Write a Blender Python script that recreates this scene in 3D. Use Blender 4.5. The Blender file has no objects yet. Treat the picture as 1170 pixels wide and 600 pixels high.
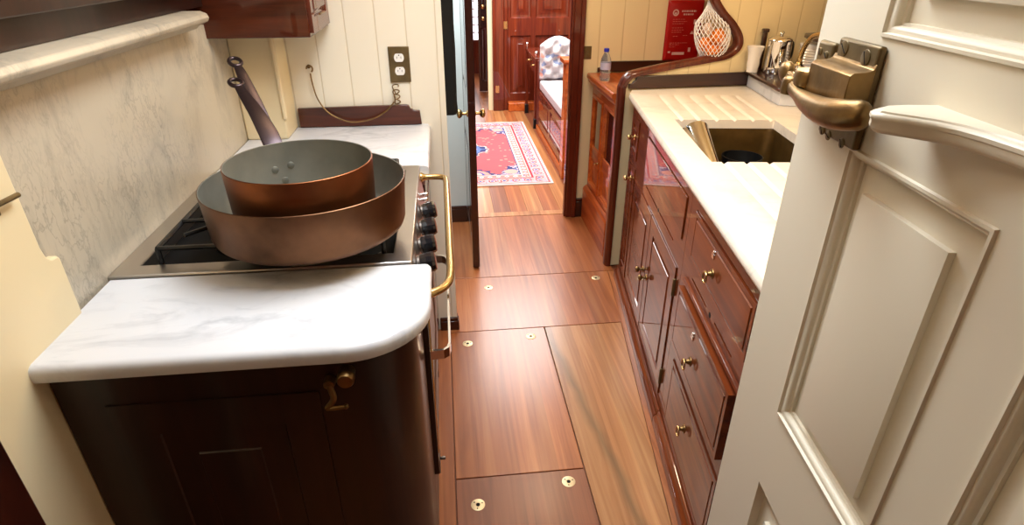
import bpy, bmesh, math, random
from mathutils import Vector, Matrix
random.seed(7)
S = bpy.context.scene
COL = S.collection
rad = math.radians

# ------------------------------------------------------------------ render look
S.view_settings.view_transform = 'Standard'
S.view_settings.look = 'None'
S.view_settings.gamma = 1
S.view_settings.use_curve_mapping = False
S.view_settings.exposure = 0.08

# ------------------------------------------------------------------ materials
def s2l(c):
    return tuple(((v/255)/12.92 if v/255 <= .04045 else ((v/255+.055)/1.055)**2.4) for v in c)
def mat_base(name):
    m = bpy.data.materials.new(name); m.use_nodes = True
    nt = m.node_tree; b = nt.nodes['Principled BSDF']
    return m, nt, b
def simple(name, rgb, rough=.5, metal=0, coat=0, spec=.5, trans=0, ior=1.45, bump=0, bscale=60, var=0):
    m, nt, b = mat_base(name)
    c = s2l(rgb)
    b.inputs['Base Color'].default_value = (*c, 1)
    b.inputs['Roughness'].default_value = rough
    b.inputs['Metallic'].default_value = metal
    b.inputs['Coat Weight'].default_value = coat
    b.inputs['Coat Roughness'].default_value = .06
    b.inputs['Specular IOR Level'].default_value = spec
    b.inputs['Transmission Weight'].default_value = trans
    b.inputs['IOR'].default_value = ior
    tc = nt.nodes.new('ShaderNodeTexCoord')
    n = nt.nodes.new('ShaderNodeTexNoise'); n.inputs['Scale'].default_value = bscale; n.inputs['Detail'].default_value = 4
    nt.links.new(tc.outputs['Object'], n.inputs['Vector'])
    if bump:
        bp = nt.nodes.new('ShaderNodeBump'); bp.inputs['Strength'].default_value = bump; bp.inputs['Distance'].default_value = .002
        nt.links.new(n.outputs['Fac'], bp.inputs['Height']); nt.links.new(bp.outputs['Normal'], b.inputs['Normal'])
    if var:
        n2 = nt.nodes.new('ShaderNodeTexNoise'); n2.inputs['Scale'].default_value = bscale*.25; n2.inputs['Detail'].default_value = 5
        nt.links.new(tc.outputs['Object'], n2.inputs['Vector'])
        r = nt.nodes.new('ShaderNodeValToRGB')
        r.color_ramp.elements[0].position = .3; r.color_ramp.elements[1].position = .7
        r.color_ramp.elements[0].color = (*[v*(1-var) for v in c], 1); r.color_ramp.elements[1].color = (*[min(1, v*(1+var)) for v in c], 1)
        nt.links.new(n2.outputs['Fac'], r.inputs['Fac']); nt.links.new(r.outputs['Color'], b.inputs['Base Color'])
    return m
def wood(name, c1, c2, c3, scale=(26, 1.6, 26), rough=.35, coat=0, coatr=.03, axis='y', bump=.05, spec=.4, strip=0, svar=.22):
    """long-grained varnished timber, grain along local x, y or z"""
    m, nt, b = mat_base(name)
    tc = nt.nodes.new('ShaderNodeTexCoord'); mp = nt.nodes.new('ShaderNodeMapping')
    a, l, _ = scale
    sc = {'y': (a, l, a), 'x': (l, a, a), 'z': (a, a, l)}[axis]
    mp.inputs['Scale'].default_value = sc
    nt.links.new(tc.outputs['Object'], mp.inputs['Vector'])
    n = nt.nodes.new('ShaderNodeTexNoise'); n.inputs['Scale'].default_value = 1; n.inputs['Detail'].default_value = 6; n.inputs['Roughness'].default_value = .6
    n.inputs['Distortion'].default_value = .8
    nt.links.new(mp.outputs['Vector'], n.inputs['Vector'])
    r = nt.nodes.new('ShaderNodeValToRGB'); e = r.color_ramp.elements
    e[0].position = .3; e[1].position = .72
    e[0].color = (*s2l(c1), 1); e[1].color = (*s2l(c3), 1)
    k = e.new(.5); k.color = (*s2l(c2), 1)
    nt.links.new(n.outputs['Fac'], r.inputs['Fac'])
    outc = r.outputs['Color']
    if strip:
        sx = nt.nodes.new('ShaderNodeSeparateXYZ'); nt.links.new(tc.outputs['Object'], sx.inputs[0])
        dv = nt.nodes.new('ShaderNodeMath'); dv.operation = 'DIVIDE'; dv.inputs[1].default_value = strip; nt.links.new(sx.outputs[0], dv.inputs[0])
        fl = nt.nodes.new('ShaderNodeMath'); fl.operation = 'FLOOR'; nt.links.new(dv.outputs[0], fl.inputs[0])
        wn = nt.nodes.new('ShaderNodeTexWhiteNoise'); wn.noise_dimensions = '1D'; nt.links.new(fl.outputs[0], wn.inputs['W'])
        mr = nt.nodes.new('ShaderNodeMapRange'); mr.inputs['To Min'].default_value = 1-svar; mr.inputs['To Max'].default_value = 1+svar; nt.links.new(wn.outputs['Value'], mr.inputs['Value'])
        hs = nt.nodes.new('ShaderNodeHueSaturation'); nt.links.new(mr.outputs[0], hs.inputs['Value']); nt.links.new(r.outputs['Color'], hs.inputs['Color']); outc = hs.outputs['Color']
    nt.links.new(outc, b.inputs['Base Color'])
    b.inputs['Roughness'].default_value = rough
    b.inputs['Coat Weight'].default_value = coat
    b.inputs['Coat Roughness'].default_value = coatr
    b.inputs['Specular IOR Level'].default_value = spec
    bp = nt.nodes.new('ShaderNodeBump'); bp.inputs['Strength'].default_value = bump; bp.inputs['Distance'].default_value = .001
    nt.links.new(n.outputs['Fac'], bp.inputs['Height']); nt.links.new(bp.outputs['Normal'], b.inputs['Normal'])
    return m
def marble(name, base, vein, rough=.25, scale=5, dens=.5, sc2=1.0):
    m, nt, b = mat_base(name)
    tc = nt.nodes.new('ShaderNodeTexCoord')
    mp = nt.nodes.new('ShaderNodeMapping'); mp.inputs['Rotation'].default_value = (.5, .4, .7); mp.inputs['Scale'].default_value = (1, 2.1*sc2, 1)
    nt.links.new(tc.outputs['Object'], mp.inputs['Vector'])
    w = nt.nodes.new('ShaderNodeTexNoise'); w.inputs['Scale'].default_value = scale*1.6; w.inputs['Detail'].default_value = 5
    nt.links.new(mp.outputs['Vector'], w.inputs['Vector'])
    mixv = nt.nodes.new('ShaderNodeMixRGB'); mixv.blend_type = 'ADD'; mixv.inputs['Fac'].default_value = .25
    nt.links.new(mp.outputs['Vector'], mixv.inputs['Color1']); nt.links.new(w.outputs['Color'], mixv.inputs['Color2'])
    v = nt.nodes.new('ShaderNodeTexVoronoi'); v.feature = 'DISTANCE_TO_EDGE'; v.inputs['Scale'].default_value = scale
    nt.links.new(mixv.outputs['Color'], v.inputs['Vector'])
    r = nt.nodes.new('ShaderNodeValToRGB'); e = r.color_ramp.elements
    e[0].position = 0; e[0].color = (1, 1, 1, 1); e[1].position = .085; e[1].color = (0, 0, 0, 1)
    nt.links.new(v.outputs['Distance'], r.inputs['Fac'])
    n3 = nt.nodes.new('ShaderNodeTexNoise'); n3.inputs['Scale'].default_value = 4.5; n3.inputs['Detail'].default_value = 4
    nt.links.new(mp.outputs['Vector'], n3.inputs['Vector'])
    r3 = nt.nodes.new('ShaderNodeValToRGB'); r3.color_ramp.elements[0].position = .42; r3.color_ramp.elements[1].position = .68
    nt.links.new(n3.outputs['Fac'], r3.inputs['Fac'])
    mu = nt.nodes.new('ShaderNodeMath'); mu.operation = 'MULTIPLY'
    nt.links.new(r.outputs['Color'], mu.inputs[0]); nt.links.new(r3.outputs['Color'], mu.inputs[1])
    n4 = nt.nodes.new('ShaderNodeTexNoise'); n4.inputs['Scale'].default_value = min(scale*.8, 5); n4.inputs['Detail'].default_value = 9; n4.inputs['Roughness'].default_value = .65
    n4.inputs['Distortion'].default_value = 1.2
    nt.links.new(mp.outputs['Vector'], n4.inputs['Vector'])
    r4 = nt.nodes.new('ShaderNodeValToRGB'); r4.color_ramp.elements[0].position = .5; r4.color_ramp.elements[1].position = .85
    nt.links.new(n4.outputs['Fac'], r4.inputs['Fac'])
    ad = nt.nodes.new('ShaderNodeMath'); ad.operation = 'MULTIPLY_ADD'; ad.inputs[1].default_value = dens
    nt.links.new(mu.outputs[0], ad.inputs[0]); 
    m5 = nt.nodes.new('ShaderNodeMath'); m5.operation = 'MULTIPLY'; m5.inputs[1].default_value = .75
    nt.links.new(r4.outputs['Color'], m5.inputs[0]); nt.links.new(m5.outputs[0], ad.inputs[2])
    cl = nt.nodes.new('ShaderNodeMath'); cl.operation = 'MINIMUM'; cl.inputs[1].default_value = 1
    nt.links.new(ad.outputs[0], cl.inputs[0])
    mx = nt.nodes.new('ShaderNodeMixRGB')
    mx.inputs['Color1'].default_value = (*s2l(base), 1); mx.inputs['Color2'].default_value = (*s2l(vein), 1)
    nt.links.new(cl.outputs[0], mx.inputs['Fac']); nt.links.new(mx.outputs['Color'], b.inputs['Base Color'])
    b.inputs['Roughness'].default_value = rough
    return m
def beadboard(name, rgb, sp=.1, off=0, rough=.45, axis=0):
    m, nt, b = mat_base(name)
    tc = nt.nodes.new('ShaderNodeTexCoord'); sx = nt.nodes.new('ShaderNodeSeparateXYZ')
    nt.links.new(tc.outputs['Object'], sx.inputs[0])
    def mth(op, a, bb=None, c=None):
        n = nt.nodes.new('ShaderNodeMath'); n.operation = op
        for i, x in enumerate((a, bb, c)):
            if x is None: continue
            if isinstance(x, (int, float)): n.inputs[i].default_value = x
            else: nt.links.new(x, n.inputs[i])
        return n.outputs[0]
    f = mth('FRACT', mth('DIVIDE', mth('ADD', sx.outputs[axis], off), sp))
    d = mth('ABSOLUTE', mth('SUBTRACT', f, .5))
    h = mth('MINIMUM', mth('DIVIDE', d, .035), 1.0)
    bp = nt.nodes.new('ShaderNodeBump'); bp.inputs['Strength'].default_value = .5; bp.inputs['Distance'].default_value = .002
    nt.links.new(h, bp.inputs['Height']); nt.links.new(bp.outputs['Normal'], b.inputs['Normal'])
    mx = nt.nodes.new('ShaderNodeMixRGB'); c = s2l(rgb)
    mx.inputs['Color1'].default_value = (c[0]*.78, c[1]*.72, c[2]*.62, 1); mx.inputs['Color2'].default_value = (*c, 1)
    nt.links.new(h, mx.inputs['Fac']); nt.links.new(mx.outputs['Color'], b.inputs['Base Color'])
    b.inputs['Roughness'].default_value = rough
    return m
def emis(name, rgb, st):
    m, nt, b = mat_base(name)
    b.inputs['Base Color'].default_value = (0, 0, 0, 1)
    b.inputs['Emission Color'].default_value = (*s2l(rgb), 1); b.inputs['Emission Strength'].default_value = st
    return m

MAH_Y = wood('mahogany_along', (74, 27, 6), (108, 44, 10), (132, 62, 18), axis='y', rough=.5, coat=.8, spec=.15)
MAH_X = wood('mahogany_across', (48, 18, 7), (72, 28, 11), (90, 38, 16), axis='x', rough=.5, coat=.8, spec=.15)
MAH_Z = wood('mahogany_upright', (62, 22, 11), (90, 34, 17), (108, 46, 22), axis='z', rough=.5, coat=.85, spec=.15)
MAH_DK = wood('dark_mahogany', (34, 14, 9), (52, 22, 13), (66, 30, 16), axis='x', rough=.3, coat=.6)
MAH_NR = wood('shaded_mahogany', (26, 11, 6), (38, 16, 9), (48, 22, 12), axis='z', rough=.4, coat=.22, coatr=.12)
MAH_DKZ = wood('dark_mahogany_upright', (34, 12, 8), (54, 20, 12), (68, 28, 15), axis='z', rough=.25, coat=.8)
MAH_OR = wood('orange_mahogany', (146, 58, 16), (186, 88, 32), (208, 112, 50), axis='y', rough=.5, coat=.8, spec=.15)
MAH_ORX = wood('red_mahogany_panelling', (70, 20, 8), (94, 31, 12), (114, 43, 17), axis='z', rough=.5, coat=.85, spec=.15)
FL = {}
def floormat(name, a, b_, c): return wood(name, a, b_, c, scale=(30, 1.0, 30), rough=.36, coat=.35, coatr=.22, bump=.03, strip=.062, svar=.16)
FL['a'] = floormat('teak_floor_red', (136, 74, 38), (162, 94, 52), (182, 116, 68))
FL['b'] = floormat('teak_floor_gold', (150, 94, 52), (176, 118, 72), (196, 142, 92))
FL['s'] = floormat('teak_floor_streaked', (150, 94, 52), (176, 118, 72), (196, 142, 92))
def add_streak(m):
    nt = m.node_tree; b = nt.nodes['Principled BSDF']; src = b.inputs['Base Color'].links[0].from_socket
    tc = nt.nodes.new('ShaderNodeTexCoord'); sx = nt.nodes.new('ShaderNodeSeparateXYZ'); nt.links.new(tc.outputs['Object'], sx.inputs[0])
    nz = nt.nodes.new('ShaderNodeTexNoise'); nz.inputs['Scale'].default_value = 5; nt.links.new(tc.outputs['Object'], nz.inputs['Vector'])
    def mt(op, a, b_=None, c=None):
        n = nt.nodes.new('ShaderNodeMath'); n.operation = op
        for i, x in enumerate((a, b_, c)):
            if x is None: continue
            if isinstance(x, (int, float)): n.inputs[i].default_value = x
            else: nt.links.new(x, n.inputs[i])
        return n.outputs[0]
    d = mt('ABSOLUTE', mt('ADD', mt('MULTIPLY_ADD', sx.outputs[1], STREAK_K, sx.outputs[0]), mt('MULTIPLY_ADD', nz.outputs['Fac'], .05, STREAK_C)))
    f = mt('MULTIPLY', mt('SUBTRACT', 1.0, mt('MINIMUM', mt('DIVIDE', d, .030), 1.0)), .6)
    mx = nt.nodes.new('ShaderNodeMixRGB'); mx.inputs['Color2'].default_value = (*s2l((92, 74, 48)), 1)
    nt.links.new(f, mx.inputs['Fac']); nt.links.new(src, mx.inputs['Color1']); nt.links.new(mx.outputs[0], b.inputs['Base Color'])
STREAK_K, STREAK_C = .12, -.019
add_streak(FL['s'])
FL['c'] = floormat('teak_floor_brown', (110, 62, 42), (134, 78, 52), (150, 94, 64))
CREAM = simple('cream_paint', (226, 208, 168), .42, bump=.04, bscale=25)
CREAM_W = beadboard('cream_beadboard', (232, 224, 204), .1, .02)
CREAM_Y = beadboard('yellowed_cream_beadboard', (232, 212, 168), .13, .03)
CREAM_P = beadboard('partition_beadboard', (236, 214, 166), .1, .03)
DOORW = simple('door_paint', (222, 212, 190), .38, bump=.03, bscale=20)
DOORM = simple('door_moulding_shade', (196, 172, 130), .38)  # brown shade of the mouldings put into the colour; left unassigned
WHITE_P = simple('cool_white_paint', (222, 230, 228), .5)
MARB_W = marble('white_marble', (216, 217, 220), (146, 149, 157), .25, 5, .4)
MARB_S = marble('splash_marble', (190, 178, 156), (118, 112, 102), .3, 12, .42)
MARB_R = marble('warm_marble', (238, 226, 208), (200, 188, 168), .3, 5, .35)
STEEL = simple('brushed_steel', (196, 190, 184), .3, metal=1, bump=.05, bscale=120)
STEEL_D = simple('dull_steel', (120, 112, 106), .4, metal=1)
CHROME = simple('chrome', (225, 222, 218), .06, metal=1)
BRASS = simple('polished_brass', (196, 164, 108), .26, metal=.9)
BRASS_O = simple('aged_brass', (134, 106, 66), .36, metal=.9, bump=.25, bscale=90, var=.35)
BRASS_D = simple('dark_aged_brass', (112, 94, 62), .42, metal=.6, bump=.2, bscale=90, var=.3)
COPPER = simple('copper', (140, 84, 52), .38, metal=1, bump=.12, bscale=30, var=.35)
COPPER_D = simple('tarnished_copper', (106, 74, 52), .42, metal=1, bump=.2, bscale=26, var=.6)
TIN = simple('tin_lining', (130, 128, 116), .5, metal=.55, bump=.15, bscale=50, var=.18)
IRON = simple('dark_iron_handle', (78, 66, 68), .34, metal=.9, bump=.1)
BLACK = simple('black_enamel', (14, 14, 16), .38, coat=.15)
BLACK_M = simple('matt_black_cloth', (16, 15, 15), .9, bump=.5, bscale=30)
KNOB = simple('black_plastic', (22, 22, 26), .2, coat=.4)
HOLE = simple('dark_slot', (14, 8, 6), .9)
WHITEPL = simple('white_plastic', (235, 232, 226), .3)
DARKST = simple('dark_bronze_steel', (78, 62, 54), .42, metal=.8)
TRAYB = simple('burnt_black_tray', (10, 10, 11), .7, spec=.2)
FITTING = simple('pale_brass_fitting', (222, 200, 158), .42, metal=.6)
RED = simple('red_pouch', (168, 10, 12), .35, coat=.2)
PRINT = simple('faded_print', (196, 96, 90), .6)
PRINT_W = simple('white_print', (220, 180, 174), .6)
NET = simple('white_netting', (250, 246, 242), .6)
ORANGE = simple('orange_peel', (238, 128, 20), .45, bump=.4, bscale=120)
CORK = simple('eggshell', (222, 190, 170), .5)
PORC = simple('cream_porcelain', (234, 226, 216), .2, coat=.5)
PLAST = simple('clear_plastic', (235, 240, 245), .05, trans=.85, ior=1.2)
WATERM = simple('pale_bottle_label', (190, 190, 220), .4)
BLUE = simple('blue_cap', (40, 50, 190), .35)
SINKM = simple('bronze_sink', (96, 72, 34), .42, metal=.7, bump=.1, bscale=60, var=.3)
CUSH = simple('white_mattress', (186, 180, 182), .8)
GLASS_REF = simple('dark_cabinet_glass', (60, 22, 20), .03, coat=1, spec=1)

# ------------------------------------------------------------------ frames
# everything stands in one of three ground frames: the boat narrows towards the bow,
# so the port units run 6.4 degrees one way and the starboard ones 1.5 degrees the other
class Frame:
    def __init__(s, deg):
        s.a = -rad(deg); s.c, s.s = math.cos(s.a), math.sin(s.a)
    def w(s, u, v, z=0): return Vector((u*s.c - v*s.s, u*s.s + v*s.c, z))
PF = Frame(-6.4); SF = Frame(1.5); BF = Frame(-9); WF = Frame(0)

# ------------------------------------------------------------------ mesh building
class MB:
    def __init__(s, o=(0, 0, 0)):
        s.v = []; s.f = []; s.m = []; s.cur = 0; s.o = Vector(o)
    def add(s, vs, fs):
        b = len(s.v); s.v += [Vector(p) for p in vs]
        for f in fs: s.f.append([b+i for i in f]); s.m.append(s.cur)
        return s
    def box(s, x0, x1, y0, y1, z0, z1):
        return s.add([(x0, y0, z0), (x1, y0, z0), (x1, y1, z0), (x0, y1, z0), (x0, y0, z1), (x1, y0, z1), (x1, y1, z1), (x0, y1, z1)],
                     [(0, 3, 2, 1), (4, 5, 6, 7), (0, 1, 5, 4), (1, 2, 6, 5), (2, 3, 7, 6), (3, 0, 4, 7)])
    def loops(s, ls, closed_ring=True, cap0=True, cap1=True):
        n = len(ls[0]); b = len(s.v)
        for l in ls: s.v += [Vector(p) for p in l]
        for i in range(len(ls)-1):
            for j in range(n if closed_ring else n-1):
                k = (j+1) % n
                s.f.append([b+i*n+j, b+i*n+k, b+(i+1)*n+k, b+(i+1)*n+j]); s.m.append(s.cur)
        if cap0: s.f.append([b+j for j in range(n)][::-1]); s.m.append(s.cur)
        if cap1: s.f.append([b+(len(ls)-1)*n+j for j in range(n)]); s.m.append(s.cur)
        return s
    def prism(s, poly, z0, z1, ax='z'):
        def mk(p, h): return {'z': (p[0], p[1], h), 'y': (p[0], h, p[1]), 'x': (h, p[0], p[1])}[ax]
        return s.loops([[mk(p, z0) for p in poly], [mk(p, z1) for p in poly]])
    def tube(s, pts, r, n=10, closed=False, flat=None):
        pts = [Vector(p) for p in pts]; N = len(pts); ls = []
        prev = None
        for i, p in enumerate(pts):
            if closed: t = pts[(i+1) % N]-pts[i-1]
            else: t = pts[min(i+1, N-1)]-pts[max(i-1, 0)]
            t.normalize()
            if prev is None:
                a = Vector((0, 0, 1)) if abs(t.z) < .9 else Vector((1, 0, 0))
                u = t.cross(a).normalized()
            else:
                u = (prev - t*prev.dot(t)).normalized()
            prev = u; w = t.cross(u)
            rr = r[i] if isinstance(r, (list, tuple)) else r
            fx = flat if flat else (1, 1)
            ls.append([p + u*math.cos(2*math.pi*k/n)*rr*fx[0] + w*math.sin(2*math.pi*k/n)*rr*fx[1] for k in range(n)])
        if closed: ls.append(ls[0]); return s.loops(ls, cap0=False, cap1=False)
        return s.loops(ls)
    def lathe(s, prof, c=(0, 0, 0), axis=(0, 0, 1), n=40, cap0=True, cap1=True, a0=0):
        c = Vector(c); ax = Vector(axis).normalized()
        a = Vector((0, 0, 1)) if abs(ax.z) < .9 else Vector((1, 0, 0))
        u = ax.cross(a).normalized(); w = ax.cross(u)
        ls = [[c + ax*h + (u*math.cos(a0+2*math.pi*k/n)+w*math.sin(a0+2*math.pi*k/n))*max(r, 1e-5) for k in range(n)] for r, h in prof]
        return s.loops(ls, cap0=cap0, cap1=cap1)
    def ball(s, c, r, n=16, sc=(1, 1, 1)):
        c = Vector(c); ls = []
        for i in range(1, n//2):
            t = math.pi*i/(n//2)
            ls.append([c+Vector((r*sc[0]*math.sin(t)*math.cos(2*math.pi*k/n), r*sc[1]*math.sin(t)*math.sin(2*math.pi*k/n), -r*sc[2]*math.cos(t))) for k in range(n)])
        return s.loops(ls)
    def quad(s, a, b, c, d): return s.add([a, b, c, d], [(0, 1, 2, 3)])
    def panel(s, mp, A0, A1, B0, B1, th, pans):
        """joinery slab: mp maps (a, b, n) to xyz; every pan = (a0,a1,b0,b1,[(inset,n)...])"""
        ea = sorted(set([A0, A1]+[x for p in pans for x in p[:2]])); eb = sorted(set([B0, B1]+[x for p in pans for x in p[2:4]]))
        for i in range(len(ea)-1):
            for j in range(len(eb)-1):
                a0, a1, b0, b1 = ea[i], ea[i+1], eb[j], eb[j+1]
                ca, cb = (a0+a1)/2, (b0+b1)/2
                s.quad(mp(a0, b0, -th), mp(a1, b0, -th), mp(a1, b1, -th), mp(a0, b1, -th))
                if any(p[0] < ca < p[1] and p[2] < cb < p[3] for p in pans): continue
                s.quad(mp(a0, b0, 0), mp(a1, b0, 0), mp(a1, b1, 0), mp(a0, b1, 0))
        for i in range(len(ea)-1):
            for b in (B0, B1): s.quad(mp(ea[i], b, 0), mp(ea[i+1], b, 0), mp(ea[i+1], b, -th), mp(ea[i], b, -th))
        for j in range(len(eb)-1):
            for a in (A0, A1): s.quad(mp(a, eb[j], 0), mp(a, eb[j+1], 0), mp(a, eb[j+1], -th), mp(a, eb[j], -th))
        for p in pans:
            a0, a1, b0, b1, pr = p
            s.loops([[mp(a0+i, b0+i, n), mp(a1-i, b0+i, n), mp(a1-i, b1-i, n), mp(a0+i, b1-i, n)] for i, n in pr], cap0=False)
        return s
    def mould(s, mp, a0, a1, b0, b1, pr, cap=False):
        return s.loops([[mp(a0+i, b0+i, n), mp(a1-i, b0+i, n), mp(a1-i, b1-i, n), mp(a0+i, b1-i, n)] for i, n in pr], cap0=False, cap1=cap)
    def build(s, name, mats, parent=None, bevel=0, smooth=None, frame=None, weld=True, seg=2):
        me = bpy.data.meshes.new(name)
        me.from_pydata([tuple(p - s.o) for p in s.v], [], s.f)
        if not isinstance(mats, (list, tuple)): mats = [mats]
        for m in mats: me.materials.append(m)
        for p, k in zip(me.polygons, s.m): p.material_index = k
        bm = bmesh.new(); bm.from_mesh(me)
        if weld: bmesh.ops.remove_doubles(bm, verts=bm.verts, dist=1e-5)
        bmesh.ops.recalc_face_normals(bm, faces=bm.faces)
        bm.to_mesh(me); bm.free()
        o = bpy.data.objects.new(name, me); COL.objects.link(o)
        if parent is not None: o.parent = parent
        elif frame is not None:
            o.location = frame.w(*s.o); o.rotation_euler = (0, 0, frame.a)
        if bevel:
            md = o.modifiers.new('edge', 'BEVEL'); md.width = bevel; md.segments = seg; md.limit_method = 'ANGLE'; md.angle_limit = rad(35)
            md.harden_normals = False
        if smooth is None: smooth = 35
        if smooth:
            me.shade_smooth()
            try: me.set_sharp_from_angle(angle=rad(smooth))
            except Exception: pass
        return o
def thing(name, frame, o, label, cat, group=None):
    e = bpy.data.objects.new(name, None); COL.objects.link(e)
    e.location = frame.w(*o); e.rotation_euler = (0, 0, frame.a); e.empty_display_size = .05
    e['label'] = label; e['category'] = cat
    if group: e['group'] = group
    return e
def tag(o, label, cat, group=None):
    o['label'] = label; o['category'] = cat
    if group: o['group'] = group
    return o
def struct(o): o['kind'] = 'structure'; return o
def arc(c, r, a0, a1, n=8): return [(c[0]+r*math.cos(rad(a0+(a1-a0)*i/n)), c[1]+r*math.sin(rad(a0+(a1-a0)*i/n))) for i in range(n+1)]
def spline(pts, n=6):
    P = [Vector(p) for p in pts]; out = []
    for i in range(len(P)-1):
        p0 = P[max(i-1, 0)]; p1 = P[i]; p2 = P[i+1]; p3 = P[min(i+2, len(P)-1)]
        for k in range(n):
            t = k/n
            out.append(.5*((2*p1)+(-p0+p2)*t+(2*p0-5*p1+4*p2-p3)*t*t+(-p0+3*p1-3*p2+p3)*t**3))
    out.append(P[-1]); return out
def copy_tree(o, parent=None):
    c = o.copy(); COL.objects.link(c)
    if parent is not None: c.parent = parent
    for ch in list(o.children): copy_tree(ch, c)
    return c
RAISED = [(0, 0), (.004, -.006), (.010, -.008), (.014, -.008), (.034, -.002), (.036, .001)]
RAISED_S = [(0, 0), (.003, -.006), (.007, -.006), (.018, -.001), (.019, .001)]

# ================================================================== SETTING
# -- floor base (bearers under the lift-out boards) and margins
m = MB(); m.box(-1.7, 2.0, -1.2, 9.2, -.06, -.012); struct(m.build('floor', FL['c'], frame=PF))
# -- lift-out floorboards
def floor_board(poly, mat, label, rings=(), group='lift-out floorboards along the passage'):
    cx = sum(p[0] for p in poly)/len(poly); cy = sum(p[1] for p in poly)/len(poly)
    t = thing('floorboard', PF, (cx, cy, -.012), label, 'floorboard', group)
    b = MB((cx, cy, -.012)); b.prism(poly, -.012, 0); b.build('board', mat, t, bevel=.0015)
    for (x, y) in rings:
        d = MB((cx, cy, -.012)); d.lathe([(.021, 0), (.021, .0012), (.0195, .0018), (.007, .0018), (.006, .0005)], (x, y, -.0002), n=28)
        dd = d.build('lift_ring', FITTING, t); dd['label'] = 'round brass lifting fitting'
        k = MB((cx, cy, -.012)); k.lathe([(.0058, 0), (.0058, .0012), (.0001, .0012)], (x, y, .0002), n=14)
        for a in (0, 120, 240):
            px, py = x+.0135*math.cos(rad(a+20)), y+.0135*math.sin(rad(a+20))
            k.lathe([(.0022, .0014), (.0022, .0021), (.0001, .0021)], (px, py, 0), n=10)
        k.build('keyhole', HOLE, dd)
    return t
g = .0018
U1, U2, U3 = -.03, .378, .46
floor_board([(U1+g, .35), (U2-g, .35), (U2-g, 1.31-g), (U1+g, 1.31-g)], FL['c'], 'short dark floorboard nearest the viewer with two large brass lifting rings', [(.034, 1.207), (.318, 1.262)])
floor_board([(U1+g, 1.31+g), (U2-g, 1.31+g), (U2-g, 2.11-g), (U1+g, 2.11-g)], FL['a'], 'long reddish floorboard in the middle of the galley with brass rings at its far end', [(.31, 2.045), (.04, 2.022)])
sx = lambda v: (SF.w(.437, v)[0]*PF.c + SF.w(.437, v)[1]*PF.s)   # starboard margin in port frame
floor_board([(U2+g, .35), (sx(.35), .35), (sx(2.10), 2.11-g), (U2+g, 2.11-g)], FL['s'], 'long golden floorboard with a dark diagonal streak beside the right-hand drawers')
floor_board([(U1+g, 2.11+g), (sx(2.12), 2.11+g), (sx(2.56), 2.58-g), (U1+g, 2.58-g)], FL['a'], 'wide floorboard in front of the doorway post with two brass rings', [(.162, 2.475), (.706, 2.512)])
floor_board([(-.45, 2.58+g), (.815, 2.58+g), (.815, 3.335-g), (-.45, 3.335-g)], FL['a'], 'square floorboard under the open dark door, before the doorway')
m = MB((0, 2, 0)); m.box(-.55, U1-g, -.2, 2.58-g, -.012, 0); struct(m.build('trim_1', FL['a'], frame=PF, bevel=.001))
m = MB((.6, 1, 0)); m.prism([(sx(.35)+g, .35), (.9, .35), (.95, 2.58-g), (sx(2.56)+g, 2.58-g)], -.012, 0); struct(m.build('trim_2', FL['a'], frame=PF, bevel=.001))
m = MB((.2, 3.33, 0)); m.box(-.45, .9, 3.335+g, 3.40, -.012, .002); struct(m.build('trim_3', FL['b'], frame=PF, bevel=.002))
# cabin sole beyond the doorway: planks as separate boards
pal = ['a', 'b', 'a', 'c', 'b', 'a']
bx0 = -1.2; k = 0
while bx0 < 1.5:
    w_ = .105
    m = MB((bx0, 3.5, 0)); m.box(bx0+.0008, bx0+w_-.0008, 3.402, 9.0, -.012, 0)
    t = m.build('floor_plank', [FL['a'], FL['b'], FL['a'], FL['b'], FL['c']][k % 5], frame=PF)
    t['kind'] = 'structure'; t.name = 'floor_%d' % (k+2)
    bx0 += w_; k += 1

# -- hull side, port: marble splash plane, cream pilaster, dark panelling
m = MB((-.68, 1.5, 0)); m.box(-.72, -.655, .85, 2.14, 0, 1.272); 
w_left = struct(m.build('wall_left', MARB_S, frame=PF))
m = MB((-.70, .8, 0))
poly = [(.935, .0), (.935, 1.005), (.930, 1.012), (.915, 1.014), (.906, 1.022), (.902, 1.04), (.895, 1.95), (.2, 1.95), (.2, 0)]
m.prism(poly, -.72, -.642, 'x'); struct(m.build('trim_4', CREAM, frame=PF, bevel=.004))
m = MB((-.70, .6, 0)); m.box(-.642, -.634, .30, .678, 0, .95); struct(m.build('trim_5', MAH_DKZ, frame=PF, bevel=.004))
m = MB((-.70, .6, 0)); m.box(-.80, -.72, -1.1, 3.4, 0, 1.95); struct(m.build('wall_left', MAH_DK, frame=PF))
# -- port bulkhead with the outlet
m = MB((-.35, 2.14, 0)); m.box(-.80, .002, 2.14, 2.165, 0, 1.95); struct(m.build('wall_port', CREAM_W, frame=PF, bevel=.002))
m = MB((0, 2.14, 0)); m.box(-.07, .010, 2.128, 2.175, 0, .045); m.box(-.07, .006, 2.131, 2.172, .045, .06); struct(m.build('baseboard_port', MAH_X, frame=PF, bevel=.003))
# pillar in the corner behind the far counter
m = MB((-.58, 2.0, .9)); m.box(-.655, -.522, 1.985, 2.14, .9, 1.95); m.box(-.530, -.514, 1.978, 1.990, .965, 1.95); struct(m.build('trim_6', CREAM_Y if False else CREAM, frame=PF, bevel=.006))
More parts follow.
